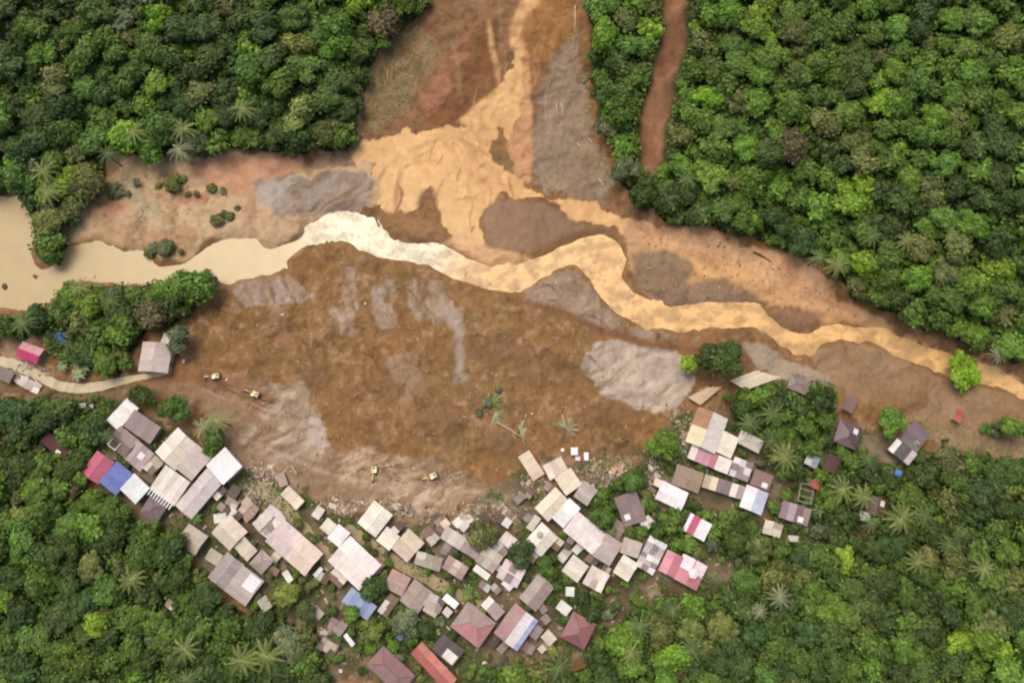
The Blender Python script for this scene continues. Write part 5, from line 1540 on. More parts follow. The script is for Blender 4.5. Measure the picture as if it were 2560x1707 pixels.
RBU = random.Random(3)
for bx_, by_, n_, cs_, lab_ in ((400, 425, 6, ('olive', 'grey-green', 'yellow-green'), "low scrub clump around the olive bush on the western bank"), (380, 578, 6, ('grey-green', 'olive'), "low grey scrub clump along the pool's upper shore"),
                                (500, 505, 4, ('olive', 'yellow-green'), "low scrub clump near the rapids on the western bank"), (270, 445, 5, ('grey-green', 'mid green'), "low scrub clump at the head of the pale side stream"),
                                (470, 445, 3, ('olive', 'rusty brown'), "low scrub tuft under the red earth bank"), (1130, 928, 3, ('olive', 'grey-green'), "low turf clump by the uprooted palms on the mud"), (2290, 985, 4, ('mid green', 'grey-green'), "low scrub clump beside the floodplain tree")):
    for _ in range(n_):
        tree((bx_ + RBU.gauss(0, 24)) * DS, (by_ + RBU.gauss(0, 11)) * DS, RBU.uniform(8, 17), RBU.choice(cs_), lab_, 'scrub clumps on bare ground', RBU.choice(['spray', 'spread', 'tuft']), .3, 'shrub')['category'] = 'shrub'


def pickcol(zone, x, y):
    w = WEIGHTS.get(zone, DEFW)
    # colours come in drifts
    t = float(fbm(np.array([x]), np.array([y]), 260, 3, 2)[0])
    names = list(w)
    ws = [w[n] * (1 + 1.6 * max(0, (t - .5) * 4) * (n in ('fresh green', 'lime green', 'mid green')) + 1.6 * max(0, (.5 - t) * 4) * (n in ('dark green', 'deep green', 'olive'))) for n in names]
    return RT.choices(names, ws)[0]


ZW_ = {'upper_west': "west slope forest", 'upper_east': "east slope forest", 'river_bank': "bank under the pool", 'lower_west': "lower west forest",
       'lower_east': "lower east forest", 'village_east': "trees by the row house", 'village_far': "grove by the dark maroon roof", 'village_south': "gap among central houses",
       'village_lower': "trees under the light blue roof", 'hollow': "hollow by the grey-brown gable"}


def where(zone, x, y):
    d = [(abs(x - 0), "at the photo's left edge"), (abs(2560 - x), "at the photo's right edge"), (abs(y), "at the top edge"), (abs(1707 - y), "at the bottom edge")]
    marks = [(930, 180, "beside the gully"), (1450, 200, "left of the red trail"), (1690, 150, "right of the red trail"), (560, 340, "above the red bank"), (300, 330, "above the pale side stream"), (150, 480, "on the spur by the pool"),
             (1900, 560, "above the eastern bank"), (2350, 780, "above the river's eastern reach"), (230, 1180, "near the crimson roof"), (480, 1400, "near the khaki roof"), (700, 1640, "near the ruined shed"),
             (1500, 1600, "near the brick mauve roof"), (1770, 1450, "near the salmon pink roof"), (2200, 1330, "near the dark brown roof"), (2420, 1180, "under the floodplain"), (150, 1000, "below the concrete road"),
             (2100, 250, "high and central there"), (2150, 1550, "deep in its middle"), (300, 1560, "deep in its middle"), (450, 130, "deep in its middle"), (150, 120, "near the top left corner"), (2400, 120, "near the top right corner")]
    e = min(d)
    m = min(marks, key=lambda t: (t[0] - x) ** 2 + (t[1] - y) ** 2)
    if e[0] < 70: return e[1]
    return m[2]


labs = {}
info = []
for zone, x, y, r in solo:
    cn = pickcol(zone, x, y)
    size = 'broad' if r > 44 else ('mid-sized' if r > 36 else 'small')
    base = f"{size} {cn} tree, {ZW_[zone]}" + ("" if zone.startswith(("vill", "holl")) else f", {where(zone, x, y)}")
    labs.setdefault(base, []).append(len(info))
    info.append([zone, x, y, r, cn, base])
ORD = ["first", "second", "third", "fourth", "fifth", "sixth", "seventh", "eighth", "ninth", "tenth", "eleventh", "twelfth"]
for base, ids in labs.items():
    if len(ids) == 1: continue
    ids.sort(key=lambda i: info[i][1])
    for k, i in enumerate(ids):
        info[i][5] = base + (", leftmost such" if k == 0 else ", rightmost such" if k == len(ids) - 1 else f", {ORD[k]} such from left")
for zone, x, y, r, cn, lab in info:
    tree(x, y, r, cn, lab, 'trees of the ' + ZW_[zone], None)

# remaining canopy, one mass
VV, QQ, CC = [], [], []
nv = 0
nrest = len(rest)
for i_, (zone, x, y, r) in enumerate(rest + fill):
    outside_ = not (-40 < x < 2600 and -50 < y < 1750)
    V_, Q_, T_ = (LOWCROWNS if i_ < nrest and not outside_ else FILLERS)[RT.randrange(6)]
    rm = r * mpp(x, y)
    hg = rm * .7 + (1.4 if i_ < nrest else 2.2)
    wx, wy = at(x, y, hg)
    a = RT.uniform(0, 6.28)
    ca, sa = math.cos(a), math.sin(a)
    s = np.array([rm * RT.uniform(.95, 1.1)] * 2 + [rm * RT.uniform(.9, 1.1)])
    p = V_ * s
    p = np.stack([p[:, 0] * ca - p[:, 1] * sa + wx, p[:, 0] * sa + p[:, 1] * ca + wy, p[:, 2] + zt(wx, wy) + hg], 1)
    b = np.array(PAL[pickcol(zone, x, y)]) * RT.uniform(.8, 1.15)
    VV.append(p)
    QQ.append(Q_ + nv)
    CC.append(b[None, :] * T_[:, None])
    nv += len(p)
# undergrowth: leafy scrub over the forest floor
HOUSEM = np.zeros(X.shape, bool)
for p_ in HW:
    i0, i1 = np.searchsorted(AX, [min(q[0] for q in p_) - 1, max(q[0] for q in p_) + 1])
    j0, j1 = np.searchsorted(AY, [min(q[1] for q in p_) - 1, max(q[1] for q in p_) + 1])
    HOUSEM[i0:i1, j0:j1] |= inside(X[i0:i1, j0:j1], Y[i0:i1, j0:j1], p_)
m_ = (FMASK > .45) & ~far & (RIV < .02) & (TRAIL < .05) & ~HOUSEM
ii, jj = np.nonzero(m_)
sel = NR.rand(len(ii)) < .60
ii, jj = ii[sel], jj[sel]


def scrub(ii, jj, hmax, smin, smax, pal):
    n = len(ii)
    hmax = np.where(VIL[ii, jj] > .3, min(hmax, 1.0), hmax)
    c = np.stack([X[ii, jj] + NR.uniform(-.4, .4, n), Y[ii, jj] + NR.uniform(-.4, .4, n), Z[ii, jj] + NR.uniform(.05, hmax, n)], 1)
    nn = NR.normal(size=(n, 3)) * .5 + np.array([0, 0, 1])
    nn /= np.linalg.norm(nn, axis=1)[:, None]
    a = np.cross(nn, NR.normal(size=(n, 3)))
    a /= np.linalg.norm(a, axis=1)[:, None]
    b = np.cross(nn, a)
    s = NR.uniform(smin, smax, n)[:, None]
    q = np.stack([c - a * s, c - b * s * .6, c + a * s, c + b * s * .6], 1).reshape(-1, 3)
    pal = np.array([PAL[k] for k in pal])
    col = pal[NR.randint(0, len(pal), n)] * NR.uniform(.6, 1.25, n)[:, None]
    return q, np.arange(n * 4).reshape(n, 4), np.repeat(col, 4, axis=0)


def leaf_mass(name, V_, Q_, C_):
    me = quads_mesh(name, V_, Q_)
    set_attr(me, "leafcol", 'FLOAT_COLOR', 'POINT', "color", np.concatenate([C_, np.ones((len(C_), 1))], 1))
    me.materials.append(M_LEAFA)
    return link(name, me)


o = leaf_mass('forest_canopy', np.concatenate(VV), np.concatenate(QQ), np.concatenate(CC))
tag(o, "closed green canopy filling the gaps between the larger forest trees", "forest", kind="stuff")
q, f, c = scrub(ii, jj, 4.6, .35, .85, ['dark green', 'mid green', 'mid green', 'deep green', 'olive', 'fresh green'])
o = leaf_mass('undergrowth', q, f, c)
tag(o, "low leafy scrub on the forest floor", "undergrowth", kind="stuff")
# dry weeds and regrowth on the gully's flank, the banks and the floodplain
wm = np.zeros(X.shape)
for p_, k_ in (([(845, 150), (965, 50), (1000, 130), (950, 210), (900, 300), (825, 330)], 1), ([(1310, 60), (1335, 60), (1372, 330), (1420, 480), (1385, 470), (1340, 300)], .8), ([(230, 400), (420, 400), (520, 480), (520, 540), (380, 600), (300, 560), (200, 520)], .55),
               ([(1960, 930), (2100, 950), (2352, 1010), (2352, 1060), (2100, 1040), (1950, 990)], .8), ([(1060, 880), (1180, 890), (1200, 960), (1130, 980), (1050, 930)], .6), ([(460, 700), (560, 690), (540, 800), (470, 800)], .35)):
    wm = np.maximum(wm, mask(wpoly(p_), 3, 1.5) * k_)
ii, jj = np.nonzero((wm * (.3 + fbm(X, Y, 5, 3, 2)) * NR.rand(*X.shape) > .42) & (RIV < .02))
q, f, c = scrub(ii, jj, .3, .14, .4, ['olive', 'grey-green', 'yellow-green', 'rusty brown', 'grey-green'])
o = leaf_mass('weeds', q, f, c * 1.45)
tag(o, "sparse dry weeds on the gully flank, banks and floodplain", "weeds", kind="stuff")
# weeds among the houses
vm = (VIL > .5) & (fbm(X, Y, 6, 3, 5) > .50) & (RIV < .02) & ~HOUSEM
ii, jj = np.nonzero(vm)
sel = NR.rand(len(ii)) < .55
q, f, c = scrub(ii[sel], jj[sel], .55, .2, .5, ['mid green', 'olive', 'dark green', 'fresh green', 'grey-green'])
o = leaf_mass('grass', q, f, c)
tag(o, "weeds and grass growing between the village houses", "grass", kind="stuff")

# ------------------------------------------------------------------ palms and banana plants
def frond_mesh(seed, L=4.0, droop=1.4, wide=.40, n=10, leafw=.17):
    r = random.Random(seed)
    v, f, t = [], [], []
    pts = []
    for i in range(n + 1):
        s = i / n
        pts.append(Vector((L * (s - .12 * s * s), r.uniform(-.04, .04) * s, .75 * s - droop * 1.5 * s * s)))
    for i in range(n):
        p0, p1 = pts[i], pts[i + 1]
        b = len(v)
        w = .05
        v += [p0 + Vector((0, -w, 0)), p0 + Vector((0, w, 0)), p1 + Vector((0, w * .7, 0)), p1 + Vector((0, -w * .7, 0))]
        f.append((b, b + 3, b + 2, b + 1))
        t += [1.5] * 4
        if i == 0: continue
        s = (i + .5) / n
        lw = wide * (math.sin(math.pi * min(1, s * .9 + .12)) * .9 + .25)
        for sd in (-1, 1):
            for hlf in (0, .5):
                m = p0.lerp(p1, hlf)
                d = (p1 - p0).normalized()
                tip = m + d * lw * .55 + Vector((0, sd * lw, -.28 * lw - .05))
                mid = (m + tip) / 2 + Vector((0, 0, .05))
                b = len(v)
                v += [m, mid + d * leafw * .5, tip, mid - d * leafw * .5]
                f.append((b, b + 1, b + 2, b + 3) if sd < 0 else (b, b + 3, b + 2, b + 1))
                k = r.uniform(.75, 1.35)
                t += [k] * 4
    me = bpy.data.meshes.new('frond')
    me.from_pydata([tuple(x) for x in v], [], f)
    set_attr(me, "tint", 'FLOAT', 'POINT', "value", np.array(t))
    me.materials.append(M_LEAF)
    return me


FR = [frond_mesh(1), frond_mesh(2, 3.8, 1.0), frond_mesh(3, 4.2, 1.9)]
_t = MB().tube([(0, 0, -.5), (.12, .05, 2.5), (.3, .1, 5), (.2, .15, 7.5), (0, 0, 9.6)], [.26, .19, .17, .15, .17], 8).build('trunk', M_BARK)
PTR = _t.data
bpy.data.objects.remove(_t)
PALMC = {'green': (.12, .165, .05), 'pale': (.22, .235, .13), 'yellowish': (.19, .22, .066), 'deep': (.085, .125, .04)}


def palm(x, y, rpx, cn, label, group=None, hgt=None):
    px, py = x * DS, y * DS
    s = rpx * DS * mpp(px, py) / 3.7
    h = hgt or 9.0 * max(.7, min(s, 1.1))
    wx, wy = at(px, py, h)
    R = empty('palm_tree', (wx, wy, zt(wx, wy)), RNG.uniform(0, 6.28))
    t = link('trunk', PTR, R)
    t.scale = (1, 1, h / 9.6)
    n = RNG.choice((12, 13, 14))
    for k in range(n):
        o = link('frond', FR[k % 3], R, (0, 0, h), (RNG.uniform(-.1, .1), RNG.uniform(-.28, .12), 2 * math.pi * (k + RNG.uniform(-.25, .25)) / n))
        o.scale = (s, s * 1.0, s)
        c = PALMC[cn]
        kk = RNG.uniform(.75, 1.25)
        o.color = (c[0] * kk, c[1] * kk, c[2] * kk, 1)
    tag(R, label, 'palm', group)


PALMS = [
    (555, 250, 34, 'yellowish', "palm alone in mid forest left of the gully"), (305, 300, 34, 'yellowish', "left palm of the three above the red bank"),
    (420, 295, 34, 'yellowish', "upper right palm of the three above the red bank"), (412, 345, 32, 'pale', "lowest palm of the three above the red bank"),
    (100, 395, 34, 'yellowish', "upper palm on the wooded spur by the pool"), (108, 440, 34, 'yellowish', "lower palm on the wooded spur by the pool"),
    (250, 355, 28, 'deep', "palm at the head of the pale side stream"), (1878, 592, 27, 'green', "small palm at the eastern forest edge, left of the pair"),
    (1922, 612, 32, 'yellowish', "star-shaped palm at the eastern forest edge, right of the pair"), (2005, 540, 30, 'green', "palm above the lime crown in the eastern forest"),
    (2085, 552, 30, 'yellowish', "palm above the rounded crown in the eastern forest"), (2295, 815, 26, 'pale', "pale palm near the river at the right edge"),
    (468, 982, 28, 'pale', "silvery palm at the mud's edge by the large cream roof"), (505, 968, 32, 'yellowish', "yellowish palm at the mud's edge by the round green tree"),
    (50, 742, 34, 'green', "palm at the left edge above the hot pink roof"), (395, 672, 28, 'deep', "dark palm on the wooded bank under the pool"),
    (180, 660, 30, 'yellowish', "yellowish palm at the pool's lower shore"), (250, 690, 30, 'green', "palm in the wooded bank right of the yellowish one"),
    (300, 1330, 36, 'yellowish', "palm in the lower western forest near the khaki roof"), (556, 1516, 42, 'yellowish', "left palm of the big pair at the lower left"),
    (612, 1508, 44, 'yellowish', "right palm of the big pair at the lower left"), (424, 1490, 36, 'yellowish', "palm left of the big pair at the lower left"),
    (430, 1560, 26, 'green', "palm at the bottom edge below the left palms"), (250, 1000, 24, 'deep', "palm above the brown roof with the framed opening"),
    (1722, 975, 30, 'green', "palm behind the cream roof beside the mud-smeared gable"), (1775, 950, 32, 'green', "palm in the trees south of the long cream roof"),
    (1800, 1050, 36, 'yellowish', "palm right of the slumped khaki-cream roof"), (1770, 1010, 28, 'deep', "dark palm above the slumped khaki-cream roof"),
    (1935, 1125, 34, 'yellowish', "palm above the dark brown roof, left one"), (1985, 1140, 34, 'yellowish', "palm over the dark brown roof, middle one"),
    (2070, 1190, 40, 'yellowish', "big palm right of the dark brown roof"), (2125, 1185, 30, 'green', "palm right of the big palm by the dark brown roof"),
    (1995, 1060, 28, 'deep', "palm left of the charcoal white-ended roof"), (1792, 1372, 32, 'pale', "pale star-shaped palm in the lower eastern forest"),
    (1745, 1405, 24, 'pale', "small pale palm left of the star-shaped palm"), (2110, 1290, 30, 'yellowish', "palm below the big palm near the lower right"),
    (2260, 1305, 30, 'yellowish', "palm in the eastern forest near the right edge"), (1285, 1530, 36, 'green', "palm below the blue-strip house"),
    (1470, 1440, 32, 'green', "palm below the salmon pink roof, left one"), (1545, 1400, 28, 'green', "palm below the salmon pink roof, right one"),
    (1450, 1500, 30, 'yellowish', "palm in the forest below the brick mauve roof"), (1640, 1330, 26, 'deep', "palm right of the roof with a turret cap"),
    (1590, 1490, 30, 'green', "palm in the lower forest left of the star-shaped palm"), (2180, 1250, 28, 'green', "palm under the floodplain in the eastern forest"),
    (1580, 410, 28, 'green', "palm at the foot of the red trail"), (2000, 1200, 26, 'green', "palm below the small white roof among palms"),
]
for x, y, r, c, lab in PALMS: palm(x, y, r, c, lab, 'palms around the village and forest edge')


def banana_leaf(seed):
    r = random.Random(seed)
    v, f, t = [], [], []
    n = 6
    for i in range(n + 1):
        s = i / n
        w = .34 * math.sin(math.pi * min(1, s * .86 + .12)) + .02
        x, z = 1.9 * s, 1.0 * s - 1.35 * s * s
        v += [(x, -w, z - .08), (x, 0, z), (x, w, z - .08)]
        t += [r.uniform(.8, 1.2)] * 3
    for i in range(n):
        b = i * 3
        f += [(b, b + 3, b + 4, b + 1), (b + 1, b + 4, b + 5, b + 2)]
    me = bpy.data.meshes.new('leaf')
    me.from_pydata(v, [], f)
    set_attr(me, "tint", 'FLOAT', 'POINT', "value", np.array(t))
    me.materials.append(M_LEAF)
    return me


BL = [banana_leaf(1), banana_leaf(2)]
_t = MB().tube([(0, 0, -.3), (.03, 0, 1.2), (0, 0, 2.4)], [.16, .13, .1], 7).build('stem', M_BARK)
BST = _t.data
bpy.data.objects.remove(_t)
BANANAS = [(150, 845, 'pale', "leftmost silvery banana plant by the concrete road"), (178, 835, 'pale', "upper silvery banana plant by the concrete road"), (200, 845, 'pale', "rightmost silvery banana plant by the concrete road"),
           (185, 862, 'pale', "lowest silvery banana plant by the concrete road"), (1710, 1010, 'green', "banana plant behind the slumped khaki-cream roof"), (1835, 1090, 'yellowish', "banana plant left of the blue-grey roof"),
           (1480, 1160, 'green', "banana plant right of the dark taupe roof"), (1395, 1225, 'green', "banana plant below the dark taupe roof"), (1330, 1215, 'green', "banana plant above the longest off-white roof"),
           (1255, 1335, 'green', "banana plant right of the striped roof"), (1310, 1325, 'green', "banana plant above the pale khaki roof"), (1075, 1355, 'green', "banana plant by the lane below the brick-brown roof"),
           (455, 1190, 'green', "banana plant left of the tiny white outhouse"), (255, 1060, 'green', "banana plant left of the brown framed roof"), (1600, 1270, 'green', "banana plant left of the crimson-banded roof"),
           (1690, 1260, 'yellowish', "banana plant right of the crimson-banded roof"), (1880, 1170, 'green', "banana plant below the roofless frame"), (2090, 1010, 'pale', "banana plant beside the slate-mauve roof")]
for x, y, cn, lab in BANANAS:
    wx, wy = at(x * DS, y * DS, 2)
    R = empty('banana_plant', (wx, wy, zt(wx, wy)), RNG.uniform(0, 6))
    s = RNG.uniform(1.0, 1.35)
    t = link('stem', BST, R)
    t.scale = (1, 1, s)
    for k in range(8):
        o = link('leaf', BL[k % 2], R, (0, 0, 2.3 * s), (0, RNG.uniform(-.35, .15), k * .785 + RNG.uniform(-.2, .2)))
        o.scale = (s, s, s)
        c = PALMC[cn]
        kk = RNG.uniform(.8, 1.3)
        o.color = (c[0] * kk, c[1] * kk * 1.1, c[2] * kk, 1)
    tag(R, lab, 'banana plant', 'banana plants in the village')

# shrubs in the yards
RSH = random.Random(77)
VSH = dpoly([(250, 930), (420, 1010), (560, 1090), (830, 1230), (1060, 1230), (1330, 1110), (1480, 1070), (1640, 960), (1820, 1000), (1980, 1030), (2060, 1120), (1880, 1230), (1650, 1340), (1520, 1370), (1400, 1500), (1050, 1560), (760, 1560), (600, 1430), (420, 1230), (240, 1080)])
VX, VY = [p[0] for p in VSH], [p[1] for p in VSH]
n_sh, tries = 0, 0
while n_sh < 110 and tries < 9000:
    tries += 1
    x, y = RSH.uniform(min(VX), max(VX)), RSH.uniform(min(VY), max(VY))
    if not inside(np.array([x]), np.array([y]), VSH)[0]: continue
    lower = y > 1330 or x > 1500
    if not lower and RSH.random() < .62: continue
    r = RSH.uniform(9, 19)
    if quad_dist(x, y) < r * .5 or any((x - a) ** 2 + (y - b) ** 2 < ((r + c) * .7) ** 2 for a, b, c in placed): continue
    placed.append((x, y, r))
    near_h = min(range(len(HOUSES)), key=lambda i: (sum(p[0] for p in HQ[i]) / 4 - x) ** 2 + (sum(p[1] for p in HQ[i]) / 4 - y) ** 2)
    cn = RSH.choice(['mid green', 'dark green', 'fresh green', 'olive', 'grey-green', 'yellow-green', 'mid green'])
    tree(x, y, r, cn, f"{cn} shrub by the {short_words(HOUSES[near_h][4])}", 'shrubs in the yards', RSH.choice(['round', 'tuft', 'spread']), .55, 'shrub')['category'] = 'shrub'
    n_sh += 1

# uprooted vegetation lying on the mud
FALLEN = [(1130, 925, .6, 'green', "uprooted palm crown flattened on the mud below the grey pond"), (1135, 955, -.5, 'pale', "broken palm crown lying below the flattened one on the mud"),
          (1195, 992, .2, 'pale', "withered fronds at the end of the fallen trunk on the mud"), (1298, 985, 1.2, 'pale', "grey-green uprooted crown on the mud above the white boxes")]
for x, y, a, cn, lab in FALLEN:
    wx, wy = at(x * DS, y * DS)
    R = empty('fallen_palm', (wx, wy, zt(wx, wy)), a)
    MB().tube([(-4.6, .3, .15), (-2, 0, .25), (0, 0, .3)], [.17, .15, .13], 7).build('trunk', M_BARK, R)
    for k in range(9):
        o = link('frond', FR[k % 3], R, (0, 0, .35), (RNG.uniform(-.6, .6), RNG.uniform(-.1, .2), (k - 4) * .42 + RNG.uniform(-.2, .2)))
        o.scale = (1.15, 1.15, .4)
        c = PALMC[cn]
        kk = RNG.uniform(1.1, 1.7)
        o.color = (c[0] * kk, c[1] * kk, c[2] * kk, 1)
    tag(R, lab, 'fallen palm', 'uprooted palms on the mud')

# bleached logs
LOGS = [((1390, 262), (1394, 312), "pair of bleached logs in the gully, left one"), ((1402, 260), (1408, 308), "pair of bleached logs in the gully, right one"), ((1443, 362), (1448, 382), "short bleached log low in the gully"),
        ((1496, 450), (1526, 496), "bleached log along the gully's lower right rim"), ((1470, 350), (1482, 372), "small log by the gully's right rim"), ((1437, 20), (1434, 130), "long pale log down the gully's upper right rim"),
        ((968, 178), (970, 200), "short log in the gully's left scrub"), ((1240, 1055), (1330, 1110), "thin fallen trunk across the mud toward the uprooted crown"), ((938, 545), (958, 592), "dark log stuck across the white rapids"),
        ((1880, 632), (1925, 658), "dark log on the eastern bank below the lime bush"), ((700, 1300), (735, 1345), "log lying beside the dirt lane")]
for k, (p0, p1, lab) in enumerate(LOGS):
    a, b = Vector(at(*p0)), Vector(at(*p1))
    za, zb = zt(*a), zt(*b)
    c = (a + b) / 2
    m = MB()
    P0, P1 = Vector((a.x - c.x, a.y - c.y, za + .22)), Vector((b.x - c.x, b.y - c.y, zb + .22))
    m.tube([P0, P0.lerp(P1, .4) + Vector((.15, .1, .1)), P1], [.24, .2, .1], 7)
    for t in (.35, .6):
        q = P0.lerp(P1, t)
        m.tube([q, q + Vector((RNG.uniform(-.8, .8), RNG.uniform(-.8, .8), .5))], [.09, .03], 5)
    o = m.build('fallen_log', M_BOARD, None, True, (c.x, c.y, 0))
    setcol(o, (70, 54, 40) if 'dark' in lab else (206, 184, 150))
    tag(o, lab, 'log', 'logs left by the slide')

# ------------------------------------------------------------------ excavators
M_YEL = mat_plain("yellow_paint", (.56, .43, .16), .5, 2.5, .8, 1.15)
M_CABW = mat_plain("cab_roof_paint", (.72, .69, .62), .4, 2, .9, 1.08)


def excavator(px, py, rz, label, sw=0.0):
    wx, wy = at(px, py, 1)
    z = max(zt(wx + dx, wy + dy) for dx in (-1.4, 0, 1.4) for dy in (-1.2, 0, 1.2))
    R = empty('excavator', (wx, wy, z - .05), rz)
    for s in (-1, 1):
        prof = [(-2.0, .45), (-1.75, .12), (-1.4, 0), (1.4, 0), (1.75, .12), (2.0, .45), (1.75, .78), (1.4, .88), (-1.4, .88), (-1.75, .78)]
        tr = MB().extrude_y(prof, s * 1.15 - .3, s * 1.15 + .3).build('track', M_STEEL, R)
        for x in (-1.4, -.7, 0, .7, 1.4):
            MB().tube([(x, s * 1.15 - .33, .42), (x, s * 1.15 + .33, .42)], [.26, .26], 8).build('roller', M_STEEL, tr)
    MB().box(0, 0, .72, 2.0, 1.7, .5).build('undercarriage', M_STEEL, R)
    body = MB().box(-.45, 0, 1.35, 3.3, 2.5, .55).box(-1.0, 0, 1.85, 1.9, 2.3, .55, taper=.92).build('body', M_YEL, R)
    MB().extrude_y([(-2.5, 1.1), (-2.1, 1.05), (-1.9, 2.05), (-2.3, 2.0), (-2.55, 1.7)], -1.2, 1.2).build('counterweight', M_STEEL, body)
    MB().box(-1.1, -.3, 2.2, .9, .8, .16).build('engine_cover', M_STEEL, body)
    MB().tube([(-1.5, .7, 2.1), (-1.5, .7, 2.7)], [.08, .08], 7).build('exhaust', M_STEEL, body)
    cabp = MB().extrude_y([(-.35, 1.55), (1.15, 1.55), (1.2, 2.1), (.95, 2.95), (-.35, 2.95)], .3, 1.22).build('cab', M_YEL, R)
    MB().box(.3, .76, 3.0, 1.4, 1.05, .1).build('cab_roof', M_CABW, cabp)
    MB().box(1.14, .76, 2.45, .06, .74, .75, ry=-.26).build('windscreen', M_GLASS, cabp)
    MB().box(.35, 1.235, 2.4, 1.0, .04, .75).build('window', M_GLASS, cabp)
    boom = MB()
    for p0, p1, w0, w1 in (((.8, -.2, 1.5), (2.4, -.2, 3.5), .42, .5), ((2.4, -.2, 3.5), (4.4, -.2, 3.6), .5, .34)):
        a, b = Vector(p0), Vector(p1)
        boom.tube([a, b], [w0 * .6, w1 * .6], 4)
    boom.build('boom', M_YEL, R)
    MB().tube([(1.2, -.2, 1.6), (2.6, -.2, 3.1)], [.09, .07], 6).build('boom_cylinder', M_STEEL, R)
    MB().tube([(4.2, -.2, 3.75), (4.75, -.2, 2.4), (5.0, -.2, 1.2)], [.27, .22, .17], 4).build('stick', M_YEL, R)
    MB().extrude_y([(4.75, 1.25), (4.45, .75), (4.5, .25), (5.0, .05), (5.35, .25), (5.2, 1.2)], -.65, .25).build('bucket', M_STEEL, R)
    R.scale = (.64, .64, .64)
    tag(R, label, 'excavator', 'excavators digging in the mud')


excavator(541, 942, math.radians(192), "yellow excavator nearest the concrete road")
excavator(640, 986, math.radians(160), "yellow excavator beside the grey silt, right of the first")
excavator(937, 1176, math.radians(-95), "yellow excavator in mid mud above the cream gable roof")
excavator(1082, 1190, math.radians(200), "yellow excavator nearest the wrecked central houses")

# silver car under the trees
cx, cy = at(*cpt('k', (950, 850)))
R = empty('parked_car', (cx, cy, zt(cx, cy) + .02), math.radians(4))
m = MB()
M_CAR = mat_plain("silver_paint", (.55, .57, .57), .3, 1, .95, 1.05)
body = MB().extrude_y([(-2.1, .35), (2.1, .35), (2.15, .75), (1.9, .92), (.9, 1.0), (-2.0, 1.0), (-2.15, .8)], -.85, .85).build('body', M_CAR, R)
setcol(MB().extrude_y([(-1.7, 1.0), (.95, 1.0), (.35, 1.5), (-1.45, 1.52)], -.72, .72).build('cabin', M_GLASS, R), WH)
setcol(MB().box(-.55, 0, 1.54, 1.75, 1.36, .06).build('roof', M_PAINT, R), WH)
for x in (-1.35, 1.35):
    for s in (-1, 1):
        MB().tube([(x, s * .72, .33), (x, s * .9, .33)], [.33, .33], 12).build('wheel', M_STEEL, R)
for s in (-1, 1): setcol(MB().box(2.1, s * .6, .7, .12, .35, .16).build('headlight', M_PAINT, R), WH)
tag(R, "silver car with a white roof parked under trees by the road", "car")

# blue tarpaulins
for crop, quad, lab, nm in (('k', [(560, 90), (590, 20), (720, 60), (715, 200)], "blue tarpaulin shelter above the hot pink roof", 'i'), ('h', [(905, 812), (920, 758), (972, 770), (970, 832)], "small blue tarpaulin below the charcoal roof", 'h'), ('j', [(675, 380), (700, 365), (735, 390), (705, 425)], "blue tarpaulin scrap between the grey trees at the bottom", 'j')):
    w = [Vector(at(*cpt(crop, p), 1.6)) for p in quad]
    c = sum(w, Vector((0, 0))) / 4
    gz = zt(c.x, c.y)
    n = 6
    v, f = [], []
    for lay in (0, -.03):
        for i in range(n):
            for j in range(n):
                s, t = i / (n - 1), j / (n - 1)
                p = (w[0] * (1 - s) + w[1] * s) * (1 - t) + (w[3] * (1 - s) + w[2] * s) * t
                v.append((p.x - c.x, p.y - c.y, 1.9 + .5 * math.sin(math.pi * s) * .6 - .25 * abs(math.sin(7 * t + 3 * s)) + lay))
    for i in range(n - 1):
        for j in range(n - 1):
            a = i * n + j
            f.append((a, a + n, a + n + 1, a + 1))
            a += n * n
            f.append((a, a + 1, a + n + 1, a + n))
    R = empty('tarpaulin', (c.x, c.y, gz))
    setcol(mesh_obj('sheet', v, f, M_PAINT, R, True), (70, 140, 205) if nm != 'j' else (90, 130, 160))
    for p in w: MB().tube([(p.x - c.x, p.y - c.y, -.4), (p.x - c.x, p.y - c.y, 1.95)], [.05, .05], 6).build('pole', M_BARK, R)
    tag(R, lab, 'tarpaulin')

# white boxes dumped on the mud
for p, sx, sy, lab in (((720, 120), 1.9, 2.1, "larger white box on the mud above the torn peach roof"), ((842, 172), 1.2, 2.2, "narrow white box on the mud right of the larger one"), ((755, 195), 1.3, 1.0, "small pinkish white box under the two white ones"),
                       ((600, 105), .8, .8, "tiny pale box left of the larger white box")):
    wx, wy = at(*cpt('f', p))
    R = empty('storage_box', (wx, wy, zt(wx, wy) - .1), RNG.uniform(-.15, .15))
    setcol(MB().box(0, 0, .5, sx, sy, 1.0).build('body', M_PAINT, R), WH if 'pink' not in lab else (236, 206, 196))
    setcol(MB().box(0, 0, 1.04, sx + .12, sy + .12, .08).build('lid', M_PAINT, R), WH if 'pink' not in lab else (240, 212, 204))
    tag(R, lab, 'box', 'boxes on the mud')

